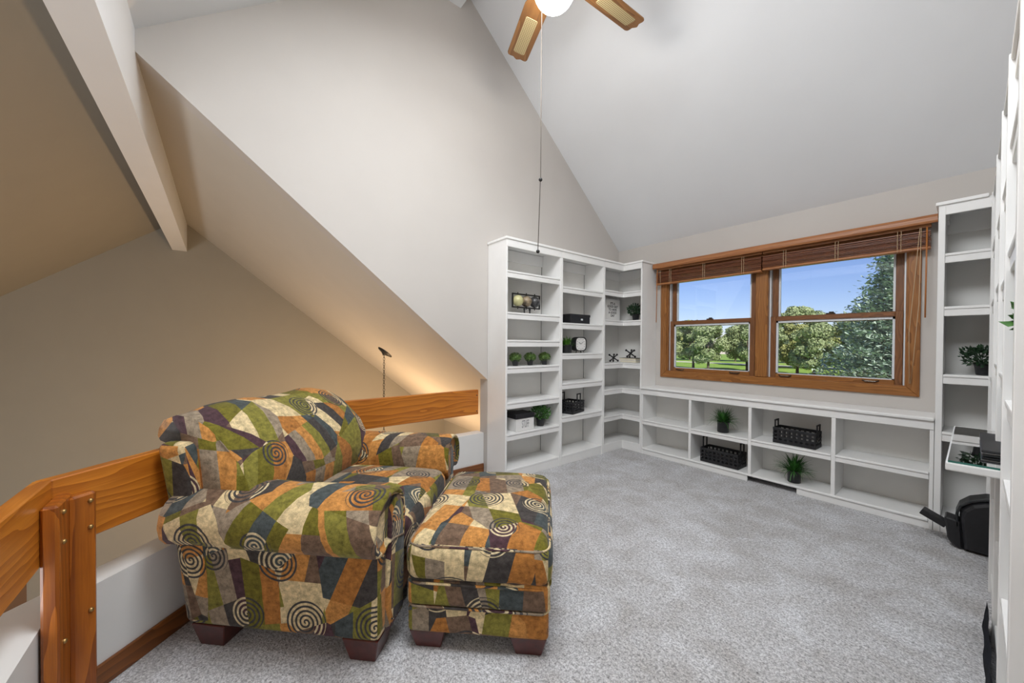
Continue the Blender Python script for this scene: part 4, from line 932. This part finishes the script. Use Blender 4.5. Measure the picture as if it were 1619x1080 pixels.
# jacks and books in the corner
def jack(label, loc, s, eul):
    t = thing('jack_sculpture', label, 'ornament', loc, 0, 'black jack sculptures')
    Rm = Matrix.Rotation(eul[2], 3, 'Z') @ Matrix.Rotation(eul[1], 3, 'Y') @ Matrix.Rotation(eul[0], 3, 'X'); ends = []
    for ax in (Vector((1, 0, 0)), Vector((0, 1, 0)), Vector((0, 0, 1))):
        for sg_ in (1, -1): ends.append(Rm @ (ax*sg_*s))
    lo = min(e.z for e in ends)-.0125
    for k in range(3):
        a_, b_ = ends[2*k], ends[2*k+1]; c = Vector((0, 0, -lo)); bmj = tube_bm([a_+c, (a_+b_)/2+c, b_+c], [.006, .0085, .006], 8)
        sphere_bm(.0125, tuple(a_+c), bmj, 12); sphere_bm(.0125, tuple(b_+c), bmj, 12); link('rod', to_mesh(bmj, smooth=True), M['blackm'], t)
    return t
jack('black toy-jack sculpture standing on the shelf beside the books', (-2.655, 3.655, .990), .062, (.75, .55, .2))
jack('black toy-jack sculpture sitting on top of the books', (-2.505, 3.775, 1.0445), .064, (.80, .62, .9))
def book(label, x0, x1, y0, y1, z0, z1):
    t = thing('book', label, 'book', ((x0+x1)/2, (y0+y1)/2, z0), group='books in the corner unit')
    box('page_block', x0+.004, x1-.003, y0+.003, y1-.004, z0+.003, z1-.003, M['pages'], t); box('cover', x0, x1, y0, y1, z1-.003, z1, M['ink'] if 'upper' in label else M['paper'], t, .001); box('cover', x0, x1, y0, y1, z0, z0+.003, M['paper'], t, .001)
    box('spine', x0, x0+.004, y0, y1, z0+.003, z1-.003, M['paper'], t)
book('lower of two pale books lying flat in the corner unit', -2.60, -2.385, 3.70, 3.86, .990, 1.016)
book('upper of two pale books, with a dark cover, under the jack', -2.61, -2.39, 3.70, 3.86, 1.0165, 1.0435)

# black bag under the desk and the navy cloth on the plinth
bg_ = thing('equipment_bag', 'black rounded bag with a stiff flat strap sticking out, on the carpet under the desk', 'bag', (.038, 3.45, 0))
secs = []
ring = [(-.035, .0), (.10, .0), (.24, .0), (.25, .10), (.25, .26), (.20, .315), (.10, .325), (.045, .315), (-.005, .29), (-.04, .25), (-.052, .205), (-.045, .11)]
for yy, s_ in ((-.055, .84), (-.04, .92), (-.02, .96), (.10, .96), (.13, .92), (.145, .84)):
    secs.append([Vector((.10+(x-.10)*s_-.03, yy, .16+(z-.16)*s_)) for x, z in ring])
me = loft(secs); o_ = link('bag_body', me, M['black'], bg_)
for p in me.polygons: p.use_smooth = False
for v in me.vertices: v.co.z = max(0, v.co.z)
link('flap', to_mesh(prism([(-.088, .13), (-.092, .205), (-.078, .258), (-.04, .30), (.02, .33), (.09, .34), (.09, .325), (.02, .315), (-.03, .288), (-.07, .25), (-.08, .205), (-.078, .13)], 'y', -.03, .10, .003)), M['bagflap'], bg_)
o_ = link('front_pouch', to_mesh(prism([(-.12, .045), (-.135, .175), (-.07, .165), (-.06, .0), (-.095, .01)], 'y', -.03, .09, .008)), M['black'], bg_)
o_ = link('flat_strap', to_mesh(box_bm(-.115, 0, -.035, .035, -.018, .018, .003)), M['black'], bg_); o_.location = (-.125, .03, .112); o_.rotation_euler = (0, math.radians(26), math.radians(-4))
nc = bmesh.new()
rg = random.Random(4); gridv = []
for a in range(9):
    row = []
    for c in range(7):
        y = 1.93+ .62*a/8; z = .002+.115*c/6
        row.append(nc.verts.new((.052-.0025*math.sin(a*1.7)-.012*(1-c/6)+rg.uniform(-.001, .001), y, z)))
    gridv.append(row)
for a in range(8):
    for c in range(6): nc.faces.new([gridv[a][c], gridv[a+1][c], gridv[a+1][c+1], gridv[a][c+1]])
bmesh.ops.solidify(nc, geom=list(nc.faces), thickness=.006)
o_ = link('draped_cloth', to_mesh(nc, smooth=True), M['navy']); tag(o_, 'dark navy cloth lying against the plinth of the right bookcase', 'cloth')

# ------------------------------------------------------------------ outdoors
ZGND = -3.2
g_ = struct(box('lawn', -150, 90, 4.6, 190, ZGND-.3, ZGND, M['lawn']), 'mown green lawn outside the window')
struct(box('road', -150, 60, 92, 96, ZGND-.02, ZGND+.02, M['road']), 'pale road beyond the lawn trees')
def leafcloud(n, clumps, size, seed):
    rg = np.random.default_rng(seed); cl_ = np.array(clumps); pick = rg.integers(0, len(cl_), n); c = cl_[pick]
    d = rg.normal(size=(n, 3)); d /= np.linalg.norm(d, axis=1)[:, None]; rad = rg.uniform(.55, 1.0, n)**.6
    P = c[:, :3] + d*rad[:, None]*c[:, 3:6]
    nrm = d + rg.normal(size=(n, 3))*.55; nrm /= np.linalg.norm(nrm, axis=1)[:, None]
    a = np.cross(nrm, rg.normal(size=(n, 3))); a /= np.linalg.norm(a, axis=1)[:, None]; b_ = np.cross(nrm, a)
    s = size*rg.uniform(.6, 1.4, n)[:, None]
    V = np.stack([P-a*s-b_*s*.6, P+a*s-b_*s*.6, P+a*s+b_*s*.6, P-a*s+b_*s*.6], 1).reshape(-1, 3); Fc = np.arange(4*n).reshape(-1, 4); return V, Fc
def deciduous(seed, h, w_, mat):
    rg = random.Random(seed); cl_ = []
    for _ in range(34):
        a = rg.uniform(0, 6.28); zz = rg.uniform(.26, .95); prof = math.sin(min(1, (zz-.1)/.9)*math.pi)**.6; r = w_*prof*rg.uniform(.35, .85)
        s = w_*rg.uniform(.22, .36); cl_.append((r*math.cos(a), r*math.sin(a), zz*h, s, s, s*.75))
    V, Fc = leafcloud(12000, cl_, .115, seed); me_ = bpy.data.meshes.new('foliage'); me_.from_pydata(V.tolist(), [], Fc.tolist()); me_.update(); me_.materials.append(mat)
    tb = tube_bm([(0, 0, -.2), (.05, 0, h*.2), (0, .1, h*.5), (.1, 0, h*.8)], [.24, .19, .13, .04], 8)
    for k in range(5):
        a = k*1.3; tube_bm([(0, 0, h*(.2+.06*k)), (w_*.4*math.cos(a), w_*.4*math.sin(a), h*(.4+.06*k))], [.09, .03], 6, tb)
    tm = to_mesh(tb); tm.materials.append(M['bark']); return me_, tm
kinds = [deciduous(3, 7.8, 3.6, M['tree']), deciduous(5, 8.6, 3.9, M['tree']), deciduous(9, 8.2, 3.4, M['tree2'])]
spots = [(-35.5, 62, 0, 1.0), (-31.0, 66, 1, 1.0), (-27.2, 63, 0, .98), (-23.5, 69, 1, .95), (-39, 70, 1, 1.05), (-20.0, 64, 1, .90), (-16.2, 67, 2, .92), (-13.2, 62, 0, .90), (-9.6, 66, 1, .92), (-6.2, 58, 2, 1.05), (-21.0, 86, 1, 1.35), (-30, 88, 0, 1.1), (-14, 88, 2, 1.1), (-45, 80, 0, 1.2)] + [(-62+5.6*k, 104+(k*37 % 9), k % 3, 1.05+.05*(k*7 % 4)) for k in range(11)]
side = ['leftmost round tree seen low in the left pane', 'broad round tree in the middle of the left pane', 'round tree at the right of the left pane', 'round tree just behind the window mullion', 'round tree behind the leftmost one', 'dark round tree at the left of the right pane', 'yellowish tree in the middle of the right pane',
        'round tree left of the big spruce', 'round tree half hidden by the big spruce', 'yellow-green tree peeping out above the spruce flank', 'tall tree whose top shows above the lower sash', 'far round tree behind the left pane row', 'far yellowish tree behind the right pane row', 'far round tree at the left edge of the view'] + ['hazy background tree, number %s from the left in the farthest row beyond the road' % q for q in ('one', 'two', 'three', 'four', 'five', 'six', 'seven', 'eight', 'nine', 'ten', 'eleven')]
for (x, y, k, s), lb in zip(spots, side):
    t = thing('round_tree', lb, 'tree', (x, y, ZGND), random.uniform(0, 6.28), 'trees across the lawn'); t.scale = (s, s, s)
    link('foliage', kinds[k][0], None, t); link('trunk', kinds[k][1], None, t)
# big spruce near the house
rg = np.random.default_rng(12); H_, RB_ = 10.2, 4.1
sp_ = thing('spruce_tree', 'big blue-green spruce filling the right side of the window view', 'tree', (-1.25, 22, ZGND))
tr_ = tube_bm([(0, 0, -.2), (0, 0, H_*.5), (0, 0, H_)], [.28, .16, .02], 8); link('trunk', to_mesh(tr_), M['bark'], sp_)
P = []; Dn = []
nbr = 820
for k in range(nbr):
    f = (k/nbr)**.85; z = .5+(H_-.6)*f; a = k*2.399; r = RB_*(1-f)**.85*rg.uniform(.75, 1.08)+.12; npt = int(10+34*r/RB_)
    tt = np.linspace(.25, 1, npt)
    for q in tt:
        wdt = .30*(1.15-q)*r/RB_+.12
        for _ in range(5):
            off = rg.normal(size=3)*np.array([wdt, wdt, .09])
            P.append([math.cos(a)*r*q+off[0], math.sin(a)*r*q+off[1], z-.55*r*q*.55+.22*r*q*q+off[2]]); Dn.append([math.cos(a), math.sin(a), .35])
P = np.array(P); Dn = np.array(Dn)+rg.normal(size=(len(P), 3))*.45; Dn /= np.linalg.norm(Dn, axis=1)[:, None]
up = np.cross(Dn, rg.normal(size=(len(P), 3))*.35+np.array([0, 0, 1.])); up /= np.linalg.norm(up, axis=1)[:, None]
ln = rg.uniform(.09, .18, len(P))[:, None]; wd_ = ln*.38
V = np.stack([P-up*wd_, P+Dn*ln*.6-up*wd_*.9, P+Dn*ln, P+Dn*ln*.6+up*wd_*.9], 1).reshape(-1, 3)
fromnp('needles', V, np.arange(len(V)).reshape(-1, 4), M['spruce'], sp_)
bpy.context.view_layer.update()
